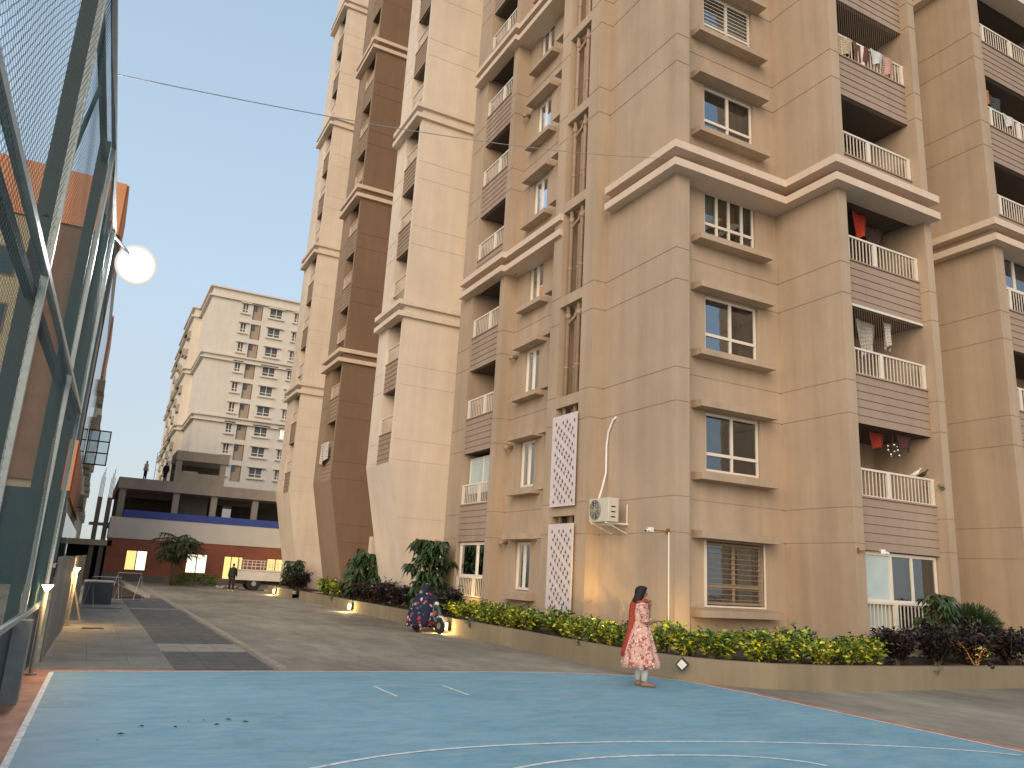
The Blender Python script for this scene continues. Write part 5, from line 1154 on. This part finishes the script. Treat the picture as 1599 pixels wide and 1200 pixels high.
gown([(-.21,0,1.312,.015,.015,0), (-.21,0,1.305,.06,.055,0), (-.205,0,1.28,.10,.088,0), (-.205,0,1.22,.122,.108,0), (-.21,0,1.15,.118,.112,.1), (-.21,0,1.10,.125,.16,.2), (-.2,0,1.05,.17,.24,.4), (-.18,0,.98,.23,.28,.7), (-.13,-.03,.9,.32,.31,1), (-.06,-.06,.72,.44,.37,1.2), (-.04,-.08,.5,.50,.42,1.4), (-.06,-.09,.3,.48,.44,1.6), (-.08,-.09,.15,.47,.45,1.8)], 'shawl', nav, rd, folds=8, amp=.07)
m_ = MB(); m_.ell((-.115, 0, 1.215), (.05, .06, .075)); obj('face_cloth', m_, nav, rd, smooth=True)
m_ = MB(); m_.loft([[(cx, -.30+w__*math.cos(q*.524), max(0, cz+hh*math.sin(q*.524))) for q in range(12)] for cx, w__, cz, hh in ((-.10, .02, .03, .03), (-.07, .04, .04, .045), (.03, .045, .04, .05), (.10, .045, .03, .035), (.15, .02, .02, .02))]); obj('shoe', m_, M['black'], rd, smooth=True)
# man walking down the road
M['jacket'] = mat('dark_jacket', (.018, .020, .018), .8); M['trouser'] = mat('black_trousers', (.012, .012, .013), .8)
def small_person(loc, hgt, rz, lab, top, bottom, shoe, walking=True):
    p = empty('person', loc, rz, label=lab, cat='person'); k = hgt/1.7
    a = .12 if walking else .02
    figure(p, [M['skin']], hgt, (((-.03, .24*k, 1.12*k), (.04, .25*k, .90*k)), ((.03, -.24*k, 1.12*k), (-.04, -.25*k, .90*k))), (((a*.8, .09*k, .50*k), (a, .09*k, .09*k)), ((-a*.2, -.09*k, .50*k), (-a*1.2, -.09*k, .10*k))), fingers=False)
    gown([(0,0,1.47*k,.06*k,.07*k,0), (0,0,1.44*k,.09*k,.17*k,0), (0,0,1.36*k,.125*k,.215*k,0), (0,0,1.15*k,.125*k,.19*k,.3), (0,0,.95*k,.13*k,.185*k,.5), (0,0,.86*k,.13*k,.185*k,.4)], 'jacket', top, p, folds=5, amp=.05)
    for sgn, kn, an in ((1, a*.8, a), (-1, -a*.2, -a*1.2)):
        m_ = MB(); m_.tube([(0, .09*k*sgn, .9*k), (kn, .09*k*sgn, .5*k), (an, .09*k*sgn, .08*k)], [.10*k, .075*k, .055*k], 10); obj('trouser_leg', m_, bottom, p, smooth=True)
        m_ = MB(); m_.ell((an+.05, .09*k*sgn, .04), (.13*k, .045*k, .04)); obj('shoe', m_, shoe, p, smooth=True)
    for sgn, s2 in ((1, -.03), (-1, .03)): m_ = MB(); m_.tube([(0, .18*k*sgn, 1.38*k), (s2, .24*k*sgn, 1.12*k), (-s2, .25*k*sgn, .93*k)], [.07*k, .058*k, .045*k], 10); obj('sleeve', m_, top, p, smooth=True)
    m_ = MB(); m_.ell((.0, 0, 1.635*k), (.088*k, .08*k, .078*k)); obj('hair', m_, M['hair'], p, smooth=True)
small_person((7.45, 47.4, 0), 1.50, R(95), 'man in a dark jacket and black trousers walking away down the road', M['jacket'], M['trouser'], M['pvc'])
M['shirtw'] = mat('white_shirt', (.55, .53, .50), .8)
small_person((2.75, 61, 6.85), 1.35, R(-40), 'worker in a white shirt standing on the concrete roof edge', M['shirtw'], M['trouser'], M['black'], False)
small_person((4.05, 60.9, 6.85), 1.35, R(60), 'worker in dark clothes beside the scaffold pole on the roof', M['jacket'], M['trouser'], M['black'], False)
# leaf litter on the court
random.seed(21); m_ = MB()
for i, (x, y) in enumerate(((.55, 8.65), (.75, 9.0), (1.05, 8.9), (1.2, 9.15), (1.45, 8.95), (1.6, 9.2), (1.75, 9.05), (1.35, 9.2), (.35, 8.4))):
    a_ = random.uniform(0, 3.1); m_ = MB(); c_, s_ = math.cos(a_)*.045, math.sin(a_)*.022
    m_.add([(-c_, -s_, .005), (s_*.4, -c_*.4, .018), (c_, s_, .008), (-s_*.4, c_*.4, .018), (0, 0, .004)], [(0,1,4), (1,2,4), (2,3,4), (3,0,4)])
    obj('fallen_leaf', m_, M['bark'], loc=(x, y, .012), label='small dark fallen leaf on the left part of the blue court', cat='leaf', group='fallen leaves on the court')
